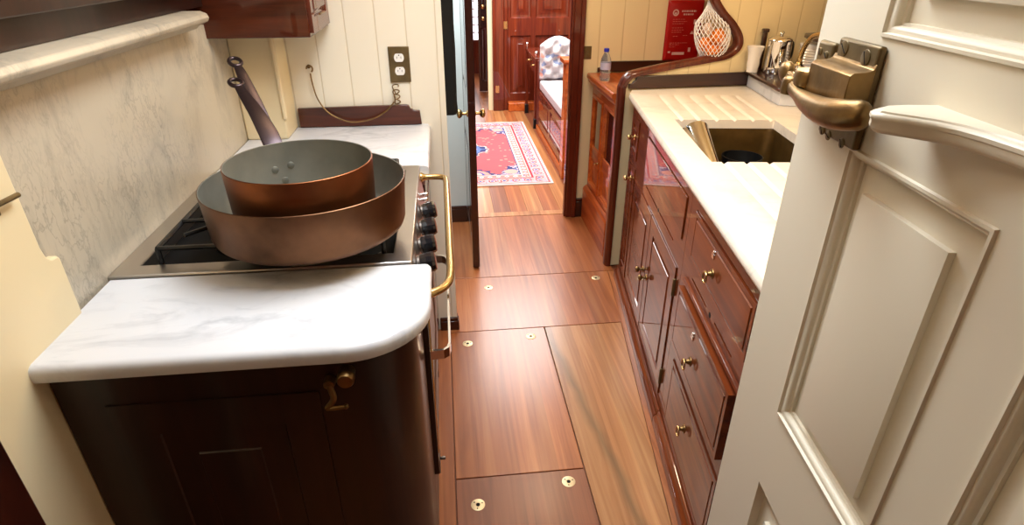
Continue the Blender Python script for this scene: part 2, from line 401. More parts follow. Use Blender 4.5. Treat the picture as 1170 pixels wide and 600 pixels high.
# -- bulkhead with doorway (port frame, v = 3.30)
VB = 3.30
m = MB((-.5, VB, 0)); m.box(-.9, .153, VB, VB+.04, 0, 1.95); struct(m.build('wall_back', WHITE_P, frame=PF))
m = MB((-.5, VB, 0)); m.box(-.9, .097, VB-.02, VB, 0, .085); m.box(-.9, .097, VB-.014, VB, .085, .1); struct(m.build('baseboard_back', MAH_DK, frame=PF, bevel=.003))
m = MB((1.2, VB, 0)); m.box(.755, 2.0, VB, VB+.04, 0, 1.95); struct(m.build('wall_back', CREAM_Y, frame=PF))
m = MB((.79, VB, 0)); m.box(.745, .85, VB-.022, VB, 0, .10); m.box(.745, .85, VB-.016, VB, .10, .118); struct(m.build('baseboard_right', MAH_DK, frame=PF, bevel=.003))
m = MB((.72, VB, 0))
m.box(.700, .757, VB-.018, VB+.06, 0, 1.95); m.box(.690, .712, VB-.006, VB+.035, 0, 1.95)
m.box(.735, .760, VB-.028, VB-.016, 0, 1.95); struct(m.build('door_1', MAH_ORX, frame=PF, bevel=.004))
m = MB((.18, VB, 0)); m.box(.098, .155, VB-.018, VB+.06, 0, 1.95); struct(m.build('door_2', MAH_DKZ, frame=PF, bevel=.004))
m = MB((.5, VB, 1.9)); m.box(.153, .755, VB, VB+.04, 1.88, 1.95); struct(m.build('trim_7', WHITE_P, frame=PF))
st = MB((.7, VB-.02, .7)); st.box(.6965, .6995, VB+.0, VB+.02, .62, .72)
o = st.build('strike_plate', CHROME, frame=PF); tag(o, 'small bright latch plate let into the right jamb of the doorway', 'strike plate')

# -- starboard: partition with the S-curved cap (frame BF)
rail = spline([(.921, 0), (.921, .45), (.921, .86), (.926, .915), (.945, .948), (.98, .962), (1.149, .992), (1.33, 1.018), (1.40, 1.032), (1.447, 1.068), (1.445, 1.115), (1.405, 1.168), (1.345, 1.222), (1.305, 1.275), (1.29, 1.35), (1.29, 1.6), (1.29, 1.95)], 6)
pp = [(p[0], p[1]) for p in rail]
m = MB((1.3, 2.6, 0)); m.prism(pp+[(1.95, 1.95), (1.95, 0)], 2.60, 2.632, 'y'); struct(m.build('wall_right', CREAM_P, frame=BF))
m = MB((1.3, 2.6, 0))
n_ = len(rail); ls = []
for i, p in enumerate(rail):
    t = (Vector(rail[min(i+1, n_-1)])-Vector(rail[max(i-1, 0)])); t = Vector((t[0], t[1])).normalized(); nn = Vector((-t[1], t[0]))
    ring = []
    for (a, b) in [(-.008, -.012), (.004, -.014), (.013, -.011), (.019, -.004), (.021, .006), (.021, .026), (.019, .036), (.013, .043), (.004, .046), (-.008, .044)]:
        ring.append((p[0]+nn[0]*a, 2.6+b, p[1]+nn[1]*a))
    ls.append(ring)
m.loops(ls); o = m.build('trim_8', MAH_Z, frame=BF, smooth=60); struct(o)
# splash board on the partition
m = MB((1.2, 2.59, .93)); m.prism([(.942, .904), (.942, .925), (.957, .927), (.962, .936), (.972, .940), (.977, .958), (1.56, .963), (1.56, .904)], 2.585, 2.600, 'y')
tag(m.build('splash_board', MAH_DK, frame=BF, bevel=.002), 'low dark wooden splash board at the far end of the sink worktop', 'splash board')
# hull side, starboard
m = MB((1.4, 2, 0)); m.box(1.36, 1.42, .55, 2.75, 0, 1.95); struct(m.build('wall_right', CREAM, frame=SF))
m = MB((1.4, 2, 0)); m.box(2.0, 2.06, -1.1, 9.0, 0, 1.95); struct(m.build('wall_right', MAH_ORX, frame=PF))
m = MB((1, .6, 0)); m.box(.47, 1.42, .50, .54, 0, 1.95); struct(m.build('wall_front', CREAM, frame=SF))
m = MB((0, -1.15, 0)); m.box(-1.6, 2.0, -1.2, -1.15, 0, 1.95); struct(m.build('wall_front', MAH_OR, frame=PF))  # unseen end wall; mahogany chosen for its brown bounce on the door

# ================================================================== PORT SIDE THINGS
# near cabinet under the white counter
O = (-.36, .92, 0)
t = thing('galley_cabinet', PF, O, 'dark mahogany cabinet with a rounded corner under the near white marble counter', 'cabinet')
def rounded(u0, u1, v0, v1, r): return [(u0, v1), (u0, v0)] + arc((u1-r, v0+r), r, -90, 0, 12) + [(u1, v1)]
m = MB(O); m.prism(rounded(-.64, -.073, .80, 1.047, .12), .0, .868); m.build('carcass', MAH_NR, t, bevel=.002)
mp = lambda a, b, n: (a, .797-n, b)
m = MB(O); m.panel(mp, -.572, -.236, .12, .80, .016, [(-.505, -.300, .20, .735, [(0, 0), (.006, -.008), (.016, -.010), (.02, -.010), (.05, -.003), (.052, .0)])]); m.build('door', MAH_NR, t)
m = MB(O)
m.lathe([(.0135, 0), (.0135, .012), (.0145, .014), (.0145, .026), (.012, .030), (.0001, .031)], (-.184, .800, .838), (0, -1, 0), n=24)
m.lathe([(.010, 0), (.010, .009), (.0085, .016), (.0001, .018)], (-.214, .800, .822), (0, -1, 0), n=20)
m.tube(spline([(-.214, .786, .822), (-.209, .782, .802), (-.212, .781, .790), (-.222, .780, .778)], 4), [.0055]*13, 10)
m.tube([(-.222, .780, .778), (-.208, .776, .781), (-.190, .772, .786)], [.0045, .0042, .0038], 10)
m.ball((-.189, .772, .7863), .0048, 10)
o = m.build('latch', BRASS_O, t); o['label'] = 'aged brass turn latch'
# near counter
m = MB((-.36, .92, .885))
def edge_slab(m, outl, z0, z1, r=.012):
    def off(k, z):
        # outline function takes an inset
        return [(p[0], p[1], z) for p in outl(k)]
    m.loops([off(.006, z0), off(.001, z0+.004), off(0, z0+.010), off(0, z1-.012), off(.002, z1-.006), off(.006, z1-.002), off(.012, z1)])
def ol(k):
    return [(-.648, 1.046), (-.648, .775+k)] + arc((-.045-.14, .775+.14), .14-k, -90, 0, 16) + [(-.045-k, 1.046)]
edge_slab(m, ol, .868, .9)
tag(m.build('marble_counter', MARB_W, frame=PF), 'near white marble counter with a rounded corner, in front of the range', 'counter')
# range
O = (-.37, 1.35, 0)
t = thing('cooking_range', PF, O, 'stainless steel gas range with black knobs and brass rail, set between two marble counters', 'stove')
m = MB(O); m.box(-.655, -.10, 1.053, 1.652, .02, .872); m.build('body', STEEL_D, t, bevel=.003)
m = MB(O); ou = (-.655, -.083, 1.050, 1.655); inn = (-.612, -.122, 1.094, 1.612)
def ring(m, ou, inn, z0, z1, zin):
    m.loops([[(ou[0], ou[2], z0), (ou[1], ou[2], z0), (ou[1], ou[3], z0), (ou[0], ou[3], z0)],
             [(ou[0], ou[2], z1), (ou[1], ou[2], z1), (ou[1], ou[3], z1), (ou[0], ou[3], z1)],
             [(inn[0], inn[2], z1), (inn[1], inn[2], z1), (inn[1], inn[3], z1), (inn[0], inn[3], z1)],
             [(inn[0], inn[2], zin), (inn[1], inn[2], zin), (inn[1], inn[3], zin), (inn[0], inn[3], zin)]], cap0=False, cap1=False)
ring(m, ou, inn, .868, .905, .874); m.build('cooktop_frame', STEEL, t, bevel=.003)
m = MB(O); m.box(-.615, -.118, 1.09, 1.616, .872, .876); m.build('burner_tray', TRAYB, t)
for (x, y) in ((-.47, 1.23), (-.25, 1.23), (-.47, 1.49), (-.25, 1.49)):
    m = MB(O); m.lathe([(.048, 0), (.048, .008), (.038, .012), (.036, .020), (.030, .024), (.0001, .025)], (x, y, .876), n=28); m.build('burner', BLACK, t)
    m = MB(O)
    for k in range(8):
        a = rad(45*k); m.tube([(x+.02*math.cos(a), y+.02*math.sin(a), .938), (x+.105*math.cos(a), y+.105*math.sin(a), .938)], .0045, 6)
    pts = [(x+.108*sx_, y+.125*sy_, .934) for sx_, sy_ in ((-1, -1), (1, -1), (1, 1), (-1, 1))]
    for a, b in zip(pts, pts[1:]+pts[:1]): m.tube([a, b], .005, 6)
    for p in pts: m.tube([p, (p[0], p[1], .876)], .005, 6)
    m.build('grate', BLACK, t)
m = MB(O); m.lathe([(.012, 0), (.012, .006), (.007, .008), (.007, .015), (.009, .016), (.0001, .018)], (-.148, 1.118, .876), n=14); m.build('igniter', STEEL, t)
# control panel
m = MB(O); m.prism([(-.11, .868), (-.084, .868), (-.072, .80), (-.076, .795), (-.11, .795)], 1.056, 1.650, 'y'); m.build('control_panel', COPPER if False else STEEL, t, bevel=.001)
for v in (1.457, 1.352, 1.252, 1.160):
    m = MB(O); ax = Vector((1, 0, .17))
    m.lathe([(.010, -.004), (.0205, -.002), (.0215, .006), (.0225, .024), (.019, .030), (.012, .031), (.0001, .031)], (-.069, v, .842), ax, n=12)
    kn = m.build('knob', KNOB, t, smooth=20)
    m = MB(O); m.lathe([(.019, -.008), (.019, -.003), (.012, -.003)], (-.069, v, .842), ax, n=24); m.build('bezel', STEEL_D, kn)
for v in (1.56, 1.60, 1.10):
    m = MB(O); m.lathe([(.005, 0), (.006, .008), (.0035, .014), (.0001, .016)], (-.077, v, .835), (1, 0, .1), n=12); m.build('screw', CHROME, t)
# oven door
m = MB(O); m.panel(lambda a, b, n: (-.064+n, a, b), 1.082, 1.628, .335, .785, .034, [(1.17, 1.54, .42, .66, [(0, 0), (.006, -.004), (.01, -.004)])])
od = m.build('oven_door', STEEL_D, t, bevel=.0015)
m = MB(O); m.tube([(-.0635, 1.088, .345), (-.0615, 1.088, .78)], .0032, 8); m.build('edge_strip', BRASS, od)
m = MB(O); m.prism([(-.066, 1.55), (-.032, 1.548), (-.020, 1.538), (-.0165, 1.52), (-.0165, 1.105), (-.020, 1.088), (-.032, 1.078), (-.066, 1.076), (-.066, 1.082), (-.034, 1.084), (-.025, 1.092), (-.0215, 1.106), (-.0215, 1.519), (-.025, 1.533), (-.034, 1.542), (-.066, 1.544)], .640, .664); m.build('handle', CHROME, od)
m = MB(O); m.box(-.094, -.060, 1.075, 1.115, .285, .33); m.tube([(-.06, 1.095, .318), (-.046, 1.095, .318)], .005, 8); m.build('hinge', STEEL_D, t, bevel=.002)
m = MB(O); m.box(-.10, -.075, 1.06, 1.65, .10, .27); m.build('kick_panel', STEEL_D, t, bevel=.002)
for v in (1.078,):
    m = MB(O); m.box(-.096, -.062, v-.018, v-.002, .30, .80)
    m.build('door_post', DARKST, t, bevel=.001)
m = MB(O); z = .868
pts = spline([(-.085, 1.652, z), (-.045, 1.652, z), (-.018, 1.644, z), (-.010, 1.615, z), (-.009, 1.50, z), (-.008, 1.20, z), (-.008, 1.06, z), (-.018, 1.012, z), (-.045, .985, z), (-.078, .972, z)], 5)
m.tube(pts, .0085, 12); m.lathe([(.014, 0), (.014, .004), (.010, .010), (.0085, .018)], (-.083, 1.652, z), (1, 0, 0), n=18)
m.lathe([(.014, -.004), (.014, .004), (.010, .012)], (-.078, .971, z), (1, .25, 0), n=18)
o = m.build('guard_rail', BRASS, t, smooth=60); o['label'] = 'polished brass guard rail'
# far counter and its cabinet
m = MB((-.36, 1.9, .885))
ol2 = lambda k: [(-.652, 2.138), (-.652, 1.660), (-.058-k, 1.660), (-.058-k, 2.138)]
edge_slab(m, ol2, .868, .9)
tag(m.build('marble_counter', MARB_W, frame=PF), 'small white marble counter beyond the range, under the wall outlet', 'counter')
O = (-.36, 1.9, 0)
t = thing('galley_cabinet', PF, O, 'narrow mahogany cabinet between the range and the cream bulkhead', 'cabinet')
m = MB(O); m.box(-.64, -.08, 1.664, 2.136, 0, .868); m.build('carcass', MAH_Z, t, bevel=.002)
m = MB(O); m.panel(lambda a, b, n: (-.074+n, a, b), 1.69, 2.10, .10, .83, .012, [(1.75, 2.04, .17, .76, RAISED)]); m.build('door', MAH_Z, t)
# back splash wood on the port bulkhead
m = MB((-.3, 2.13, .93)); m.prism([(-.512, .902), (-.512, .968), (-.142, .972), (-.130, .970), (-.124, .958), (-.112, .952), (-.092, .950), (-.088, .902)], 2.122, 2.138, 'y')
tag(m.build('splash_board', MAH_X, frame=PF, bevel=.002), 'low mahogany splash board with a shaped end, below the wall outlet', 'splash board')
# marble ledge
m = MB((-.65, 1.2, 1.3)); prof = [(-.716, 1.272), (-.640, 1.272), (-.622, 1.276), (-.612, 1.286), (-.604, 1.288), (-.590, 1.294), (-.586, 1.302), (-.590, 1.312), (-.604, 1.318), (-.716, 1.318)]
m.prism(prof, .30, 1.69, 'y'); tag(m.build('marble_ledge', MARB_S, frame=PF, bevel=.002), 'long moulded marble ledge along the top of the marble wall behind the range', 'ledge')
# dark panelling / shelf front above ledge
O = (-.70, 1.0, 1.32)
t = thing('wall_shelf', PF, O, 'dark wooden shelf with a moulded front rail above the marble ledge', 'shelf')
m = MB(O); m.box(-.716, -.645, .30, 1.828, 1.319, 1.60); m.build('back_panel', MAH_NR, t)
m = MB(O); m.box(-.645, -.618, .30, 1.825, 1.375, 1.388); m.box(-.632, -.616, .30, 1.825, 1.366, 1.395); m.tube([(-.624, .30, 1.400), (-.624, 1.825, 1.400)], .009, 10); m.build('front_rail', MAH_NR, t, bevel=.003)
m = MB(O); m.box(-.699, -.60, .30, 1.825, 1.52, 1.54); m.build('shelf_board', MAH_OR, t, bevel=.003)
# wall cabinet
O = (-.55, 1.98, 1.234)
t = thing('wall_cabinet', PF, O, 'dark mahogany wall cabinet hanging in the corner above the far counter', 'cabinet')
m = MB(O); m.box(-.718, -.372, 1.832, 2.137, 1.234, 1.80); m.build('carcass', MAH_X, t, bevel=.003)
m = MB(O); m.panel(lambda a, b, n: (-.362+n, a, b), 1.842, 2.12, 1.245, 1.79, .01, [(1.875, 2.085, 1.285, 1.75, RAISED_S)]); m.build('door', MAH_Z, t)
m = MB(O); m.tube([(-.35, 1.90, 1.29), (-.35, 1.98, 1.29)], .003, 8); m.build('pull', BRASS_O, t)
# outlet
O = (-.15, 2.135, 1.107)
t = thing('wall_outlet', PF, O, 'brass-plated double power outlet on the cream bulkhead', 'outlet')
m = MB(O); m.box(-.1855, -.1145, 2.1335, 2.139, 1.048, 1.166); m.build('plate', BRASS_D, t, bevel=.002)
for z in (1.130, 1.086):
    m = MB(O); pts = []
    for k in range(24):
        a = 2*math.pi*k/24; pts.append((-.150+.0168*math.cos(a), z+max(-.0135, min(.0135, .0175*math.sin(a)))))
    m.prism(pts, 2.1315, 2.134, 'y'); r_ = m.build('receptacle', WHITEPL, t); r_['label'] = 'white socket face'
    m = MB(O); m.box(-.1575, -.1560, 2.1308, 2.132, z-.003, z+.004); m.box(-.1440, -.1425, 2.1308, 2.132, z-.003, z+.004); m.lathe([(.002, 0), (.002, .001), (.0001, .001)], (-.150, 2.1318, z+.008), (0, -1, 0), n=10)
    m.build('slot', HOLE, r_)
# cord looped below the outlet
O = (-.30, 2.12, .93)
t = thing('drop_cord', PF, O, 'thin brass-coloured cord sagging from a wall hook to a knot below the outlet', 'cord')
pts = spline([(-.451, 2.128, 1.085), (-.448, 2.124, 1.05), (-.437, 2.118, 1.00), (-.405, 2.108, .955), (-.35, 2.103, .926), (-.30, 2.103, .922), (-.245, 2.105, .935), (-.205, 2.110, .958), (-.178, 2.118, .985)], 6)
m = MB(O); m.tube(pts, .0024, 8); m.build('cord', BRASS_O, t, smooth=60)
pts = []
for k in range(60):
    a = k/60*2*math.pi*3.2; pts.append((-.170+.009*math.cos(a)+.004*math.sin(k*.7), 2.120+.006*math.sin(a*.5), 1.035-k*.0009+.012*math.sin(a)))
m = MB(O); m.tube(pts, .0022, 6); m.build('knot', BRASS_O, t, smooth=60)
m = MB(O); pts = [(-.451+.010*math.cos(rad(a)), 2.130-.004, 1.100+.011*math.sin(rad(a))) for a in range(-60, 200, 20)]; m.tube(pts, .003, 8); m.lathe([(.007, 0), (.006, .004), (.0001, .005)], (-.455, 2.138, 1.106), (0, -1, 0), n=14); m.build('hook', BRASS_O, t)
# lamp bracket on pilaster (only its corner shows)
O = (-.64, .84, 1.13)
t = thing('wall_bracket', PF, O, 'dark brass bracket with a short pin on the cream pilaster at the left edge', 'bracket')
m = MB(O); m.box(-.6415, -.636, .78, .848, 1.118, 1.22); m.build('plate', BRASS_D, t, bevel=.002)
m = MB(O); m.tube([(-.636, .80, 1.150), (-.630, .84, 1.137), (-.630, .884, 1.135)], .004, 10); m.build('pin', BRASS_D, t)

# pans ---------------------------------------------------------------
def pan(O, R, h, zb, mat, label, hdir, hpts, hw, tilt=(0, 0), rivz=None):
    """O centre in port frame; hdir unit outward, hpts list of (dist from centre, z offset)"""
    t = thing('copper_pan', PF, (O[0], O[1], zb), label, 'pan')
    t.rotation_euler = (tilt[0], tilt[1], PF.a)
    c = (O[0], O[1], zb); o = (O[0], O[1], zb)
    m = MB(o); rb = R*.97
    m.lathe([(.001, 0), (rb-.022, 0), (rb-.012, .002), (rb-.004, .008), (rb, .018), (R, h), (R-.0016, h+.0008)], c, n=72, cap1=False); m.build('body', mat, t, smooth=50)
    m = MB(o); m.lathe([(R-.0014, h+.0006), (R-.0028, h), (rb-.0030, .018), (rb-.014, .005), (rb-.025, .0035), (.001, .0035)], c, n=72, cap0=False); l = m.build('lining', TIN, t, smooth=50); l['label'] = 'grey tinned inside'
    d = Vector((hdir[0], hdir[1], 0)).normalized(); s_ = Vector((-d.y, d.x, 0))
    P = [Vector(c)+d*a+Vector((0, 0, z)) for a, z in hpts]
    Q = spline(P, 6); N = len(Q); m = MB(o); ls = []
    for i, q in enumerate(Q):
        f = i/(N-1); tg = (Q[min(i+1, N-1)]-Q[max(i-1, 0)]).normalized(); up = s_.cross(tg).normalized()
        w_ = hw*(.74+.9*f if f < .35 else 1.055-.95*(f-.35)); th = .0026
        ls.append([q+s_*w_*a+up*th*b for a, b in ((-1, -.6), (-.85, 1), (.85, 1), (1, -.6), (.85, -1), (-.85, -1))])
    m.loops(ls)
    tg = (Q[-1]-Q[-3]).normalized(); c2 = Q[-1]+tg*.014
    m.tube([c2+(s_*.75*math.cos(2*math.pi*k/20)+tg*math.sin(2*math.pi*k/20))*.018 for k in range(20)], .0048, 8, closed=True)
    m.build('handle', IRON, t, smooth=50)
    zr = rivz if rivz else h*.7
    for a, dz in ((-.16, .004), (.12, 0), (-.02, -.026)):
        dd = Vector((d.x*math.cos(a*.9)-d.y*math.sin(a*.9), d.x*math.sin(a*.9)+d.y*math.cos(a*.9), 0))
        rv = MB(o); rr = rb+(R-rb)*(zr+dz)/h-.0026
        rv.lathe([(.0078, 0), (.0072, .0012), (.005, .0022), (.0001, .0026)], Vector(c)+dd*rr+Vector((0, 0, zr+dz)), -dd, n=18); rv.build('rivet', TIN, t)
    return t
pan((-.287, 1.155), .197, .105, .9445, COPPER_D, 'larger tarnished copper pan sitting on the range, with the smaller pan inside it', (-.475, .88), [(.198, .07), (.23, .11), (.31, .185), (.40, .245), (.44, .264)], .0185, rivz=.06)
pan((-.283, 1.118), .137, .152, .9483, COPPER, 'smaller bright copper pan nested inside the larger tarnished pan', (-.50, .866), [(.138, .11), (.165, .145), (.24, .185), (.33, .215), (.38, .230)], .0195, rivz=.098)

# ================================================================== STARBOARD GALLEY
CU = .467      # cabinet face
mpR = lambda off=0.0: (lambda a, b, n: (CU-off-n, a, b))
GAP = [(0, 0), (0, -.016)]
SLOT = [(0, 0), (0, -.03)]
def ringpull(O, t, v, z, off):
    m = MB(O); m.lathe([(.014, 0), (.013, .003), (.008, .005), (.006, .012), (.0075, .016), (.0001, .018)], (CU-off, v, z), (-1, 0, 0), n=22)
    hd = m.build('ring_pull', BRASS_O, t)
    m = MB(O); m.tube([(CU-off-.018-.003*math.sin(2*math.pi*k/20)*0, v+.013*math.cos(2*math.pi*k/20), z-.010+.015*math.sin(2*math.pi*k/20)) for k in range(20)], .0024, 8, closed=True)
    m.build('ring', BRASS, hd)
# drawer cabinet
O = (.75, 1.25, 0)
t = thing('drawer_cabinet', SF, O, 'glossy mahogany drawer cabinet below the near end of the sink worktop, beside the white door', 'cabinet')
dr = [(1.012, 1.492, .682, .825), (1.012, 1.492, .398, .592), (1.012, 1.492, .085, .325)]
m = MB(O)
pans = [(a-.004, b+.004, c-.004, d+.004, GAP) for a, b, c, d in dr]
for z in (.640, .362): pans += [(1.30, 1.445, z-.003, z+.004, SLOT), (1.085, 1.225, z-.003, z+.004, SLOT)]
m.panel(mpR(), .76, 1.555, .0, .868, .03, pans); m.box(CU+.03, CU+.52, .76, .778, 0, .867); m.box(CU+.03, CU+.52, 1.537, 1.555, 0, .867); m.box(CU+.5, CU+.52, .778, 1.537, 0, .867); m.build('carcass', MAH_Y, t)
for z in (.638, .360): m = MB(O); m.lathe([(.0075, 0), (.0075, .0006), (.0001, .0006)], (CU, 1.263, z), (-1, 0, 0), n=16); m.build('finger_hole', HOLE, t)
for i, (a, b, c, d) in enumerate(dr):
    off = [.004, .020, .004][i]
    m = MB(O); m.panel(mpR(off), a, b, c, d, .018+off*.6, [(a+.012, b-.012, c+.012, d-.012, [(0, 0), (.002, -.002), (.006, -.002), (.008, .001)])])
    dd = m.build('drawer', MAH_Y, t)
    m = MB(O); m.box(CU-off+.001, CU+.3, a+.012, b-.012, c+.01, d-.03); m.build('drawer_box', MAH_DK, dd)
    ringpull(O, dd, 1.285, (.745, .475, .235)[i], off)
    if i < 2:
        m = MB(O); z = (.79, .548)[i]; m.box(CU-off-.004, CU-off, 1.288, 1.304, z-.008, z+.006); m.lathe([(.007, 0), (.007, .004), (.0001, .004)], (CU-off, 1.296, z+.007), (-1, 0, 0), n=14)
        m.build('lock_tag', CHROME, dd, bevel=.001)
for z in (.600,):
    m = MB(O); m.prism([(CU, z), (CU-.008, z+.004), (CU-.012, z+.010), (CU-.008, z+.016), (CU, z+.018)], .76, 1.50, 'y'); m.build('moulding', MAH_Y, t, bevel=.001)
m = MB(O); m.box(CU-.022, CU, .76, 1.555, 0, .035); m.prism([(CU, .035), (CU-.020, .035), (CU-.010, .045), (CU-.008, .058), (CU, .060)], .76, 1.555, 'y'); m.build('skirting', MAH_DK if False else MAH_Y, t, bevel=.003)
# sink cabinet
O = (.75, 2.1, 0)
t = thing('sink_cabinet', SF, O, 'glossy mahogany cabinet with paired doors under the sink, reflecting the rug', 'cabinet')
fp = (1.598, 2.222, .690, .825)
doors = [(1.605, 2.008, .095, .590), (2.016, 2.400, .095, .590)]
fars = [(2.425, 2.585, .660, .825), (2.425, 2.585, .095, .625)]
m = MB(O); pans = [(a-.004, b+.004, c-.004, d+.004, GAP) for a, b, c, d in [fp]+doors+fars]
pans += [(1.955, 2.18, .638, .645, SLOT), (1.69, 1.915, .638, .645, SLOT)]
m.panel(mpR(), 1.557, 2.615, .0, .868, .03, pans); m.box(CU+.03, CU+.52, 1.557, 1.575, 0, .867); m.box(CU+.03, CU+.52, 2.597, 2.615, 0, .867); m.box(CU+.5, CU+.52, 1.575, 2.597, 0, .867); m.build('carcass', MAH_Y, t)
m = MB(O); m.lathe([(.0075, 0), (.0075, .0006), (.0001, .0006)], (CU, 1.936, .642), (-1, 0, 0), n=16); m.build('finger_hole', HOLE, t)
a, b, c, d = fp; m = MB(O); m.panel(mpR(.004), a, b, c, d, .018, []); m.build('false_front', MAH_Y, t, bevel=.002)
for i, (a, b, c, d) in enumerate(doors+fars):
    m = MB(O); f = .055 if i < 2 else .03
    m.panel(mpR(.004), a, b, c, d, .018, [(a+f, b-f, c+f, d-f, RAISED_S)])
    dd = m.build('door' if i != 2 else 'drawer', MAH_Y, t)
    v, z = [(1.978, .345), (2.046, .345), (2.50, .745), (2.50, .560)][i]
    m = MB(O); m.lathe([(.013, 0), (.012, .003), (.005, .005), (.005, .014), (.010, .018), (.012, .024), (.009, .030), (.0001, .032)], (CU-.004, v, z), (-1, 0, 0), n=20)
    if i > 1: m.tube([(CU-.03, v-.02, z), (CU-.032, v, z), (CU-.03, v+.02, z)], .004, 8)
    m.build('knob', BRASS_O if i < 2 else BRASS, dd)
for z in (.523, .175):
    m = MB(O); m.box(CU-.009, CU, 1.594, 1.603, z-.03, z+.03); m.build('hinge', BRASS_D, t, bevel=.001)
m = MB(O); m.box(CU-.022, CU, 1.557, 2.615, 0, .035); m.prism([(CU, .035), (CU-.020, .035), (CU-.010, .045), (CU-.008, .058), (CU, .060)], 1.557, 2.615, 'y'); m.build('skirting', MAH_Y, t, bevel=.003)
for v, L_ in ((2.40, .04), (1.95, .04), (1.45, .05)):
    pass
# worktop with sink cut-out and drain grooves
m = MB((.8, 1.8, .885)); z0, z1 = .868, .9
SU0, SU1, SV0, SV1 = .547, .915, 1.693, 2.19
gr_n = [.585, .652, .719, .786, .853]; gr_f = [.572, .636, .702, .768, .835, .900]
def grooved(v0, v1, gv0, gv1, gs, u0, u1):
    prof = [u0]
    for g_ in gs: prof += [g_-.009, g_, g_+.009]
    prof.append(u1)
    isg = [False]+[x for _ in gs for x in (False, True, False)]+[False]
    vs = sorted([v0, v1, gv0, gv1, gv0+.02 if gv0 > v0+.001 else gv0, gv1-.02 if gv1 < v1-.001 else gv1]); vs = sorted(set(vs))
    ls = []
    for v in vs:
        row = []
        for u, gg in zip(prof, isg):
            inside = (gv0 <= v0 + 1e-6 or v > gv0 + .001) and (gv1 >= v1 - 1e-6 or v < gv1 - .001)
            row.append((u, v, z1 - (.007 if (gg and inside) else 0)))
        ls.append(row)
    m.loops(ls, closed_ring=False, cap0=False, cap1=False)
    # sides
    for row in (ls[0], ls[-1]):
        for p, q in zip(row, row[1:]): m.quad(p, q, (q[0], q[1], z0), (p[0], p[1], z0))
    m.quad((u0, v0, z0), (u1, v0, z0), (u1, v1, z0), (u0, v1, z0))
VF = 2.735
grooved(.76, SV0, 1.12, SV0, gr_n, SU0, SU1)
grooved(SV1, VF-.055, SV1, 2.62, gr_f, SU0, SU1)
def topbox(u0, u1, v0, v1): m.box(u0, u1, v0, v1, z0, z1)
topbox(SU1, 1.355, .76, VF-.055); 
# front strip with bullnose
fr = [(SU0, z0), (.457, z0), (.449, z0+.006), (.446, z0+.014), (.448, z1-.010), (.453, z1-.003), (.462, z1), (SU0, z1)]
m.loops([[(a, v, b) for a, b in fr] for v in (.76, 2.645)])
# far strip running out to the skewed partition
def bfu(u, v):  # BF -> SF coordinates
    w_ = BF.w(u, v); return (w_[0]*SF.c + w_[1]*SF.s, -w_[0]*SF.s + w_[1]*SF.c)
pa, pb = bfu(.93, 2.584), bfu(1.80, 2.584)
def on(u): f = (u-pa[0])/(pb[0]-pa[0]); return pa[1]+f*(pb[1]-pa[1])
m.prism([(.449, 2.645), (SU0, 2.645), (SU0, VF-.055), (1.355, VF-.055), (1.355, on(1.355)), (.47, on(.47)), (.455, 2.66)], z0, z1)
tag(m.build('sink_worktop', MARB_R, frame=SF), 'long pale marble worktop with drain grooves either side of the sink', 'worktop')
# sink basin
O = (.73, 1.94, .7)
t = thing('sink', SF, O, 'rectangular dark bronze sink sunk into the pale marble worktop', 'sink')
m = MB(O)
def rr(u0, u1, v0, v1, r, z): return [(x, y, z) for c, a in (((u1-r, v1-r), 0), ((u0+r, v1-r), 90), ((u0+r, v0+r), 180), ((u1-r, v0+r), 270)) for x, y in arc(c, r, a, a+90, 5)]
m.loops([rr(SU0-.02, SU1+.02, SV0-.02, SV1+.02, .03, .867), rr(SU0-.004, SU1+.004, SV0-.004, SV1+.004, .03, .867), rr(SU0-.002, SU1+.002, SV0-.002, SV1+.002, .035, .855), rr(SU0+.006, SU1-.006, SV0+.006, SV1-.006, .04, .70), rr(SU0+.03, SU1-.03, SV0+.03, SV1-.03, .05, .682)], cap0=False)
m.build('basin', SINKM, t)
m = MB(O); m.lathe([(.03, .684), (.03, .687), (.02, .687), (.018, .684), (.0001, .684)], (.73, 1.94, 0), n=24); m.build('drain', CHROME, t)
# steel beaker leaning in the sink
O = (.615, 2.03, .70)
b0 = Vector((.635, 1.84, .745)); b1 = Vector((.612, 2.13, .872)); ax = (b1-b0)
m = MB(O); L_ = ax.length
m.lathe([(.0001, 0), (.028, 0), (.031, .004), (.034, .02), (.045, L_-.012), (.0475, L_), (.0455, L_), (.043, L_-.012), (.032, .022), (.0001, .008)], b0, ax, n=36)
o = m.build('steel_beaker', CHROME, frame=SF, smooth=50); tag(o, 'tall polished steel beaker leaning against the left side of the sink', 'beaker')
# black bowl in the sink
m = MB((.775, 2.06, .685)); m.lathe([(.001, 0), (.04, 0), (.05, .004), (.068, .06), (.072, .105), (.068, .105), (.063, .06), (.045, .010), (.001, .008)], (.785, 2.095, .688), n=36)
tag(m.build('black_bowl', BLACK, frame=SF, smooth=50), 'black bowl standing against the far side of the sink', 'bowl')
# raised marble step with wooden shelf
m = MB((1.15, 2.6, .93)); m.prism([(1.012, 2.42), (1.356, 2.36), (1.356, on(1.356)), (1.012, on(1.012)-.002)], .901, .958)
tag(m.build('marble_step', MARB_W, frame=SF, bevel=.002), 'raised marble step at the back corner of the sink worktop', 'step')
m = MB((1.15, 2.6, .965)); m.prism([(.990, 2.43)] + arc((1.02, 2.42), .03, 180, 270, 6) + [(1.356, 2.34), (1.356, on(1.356)), (.990, on(.99)-.002)], .958, .975)
tag(m.build('corner_shelf', MAH_DK, frame=SF, bevel=.005), 'dark wooden corner shelf lying on the marble step, holding the cup and pot', 'shelf')
ZS = .975
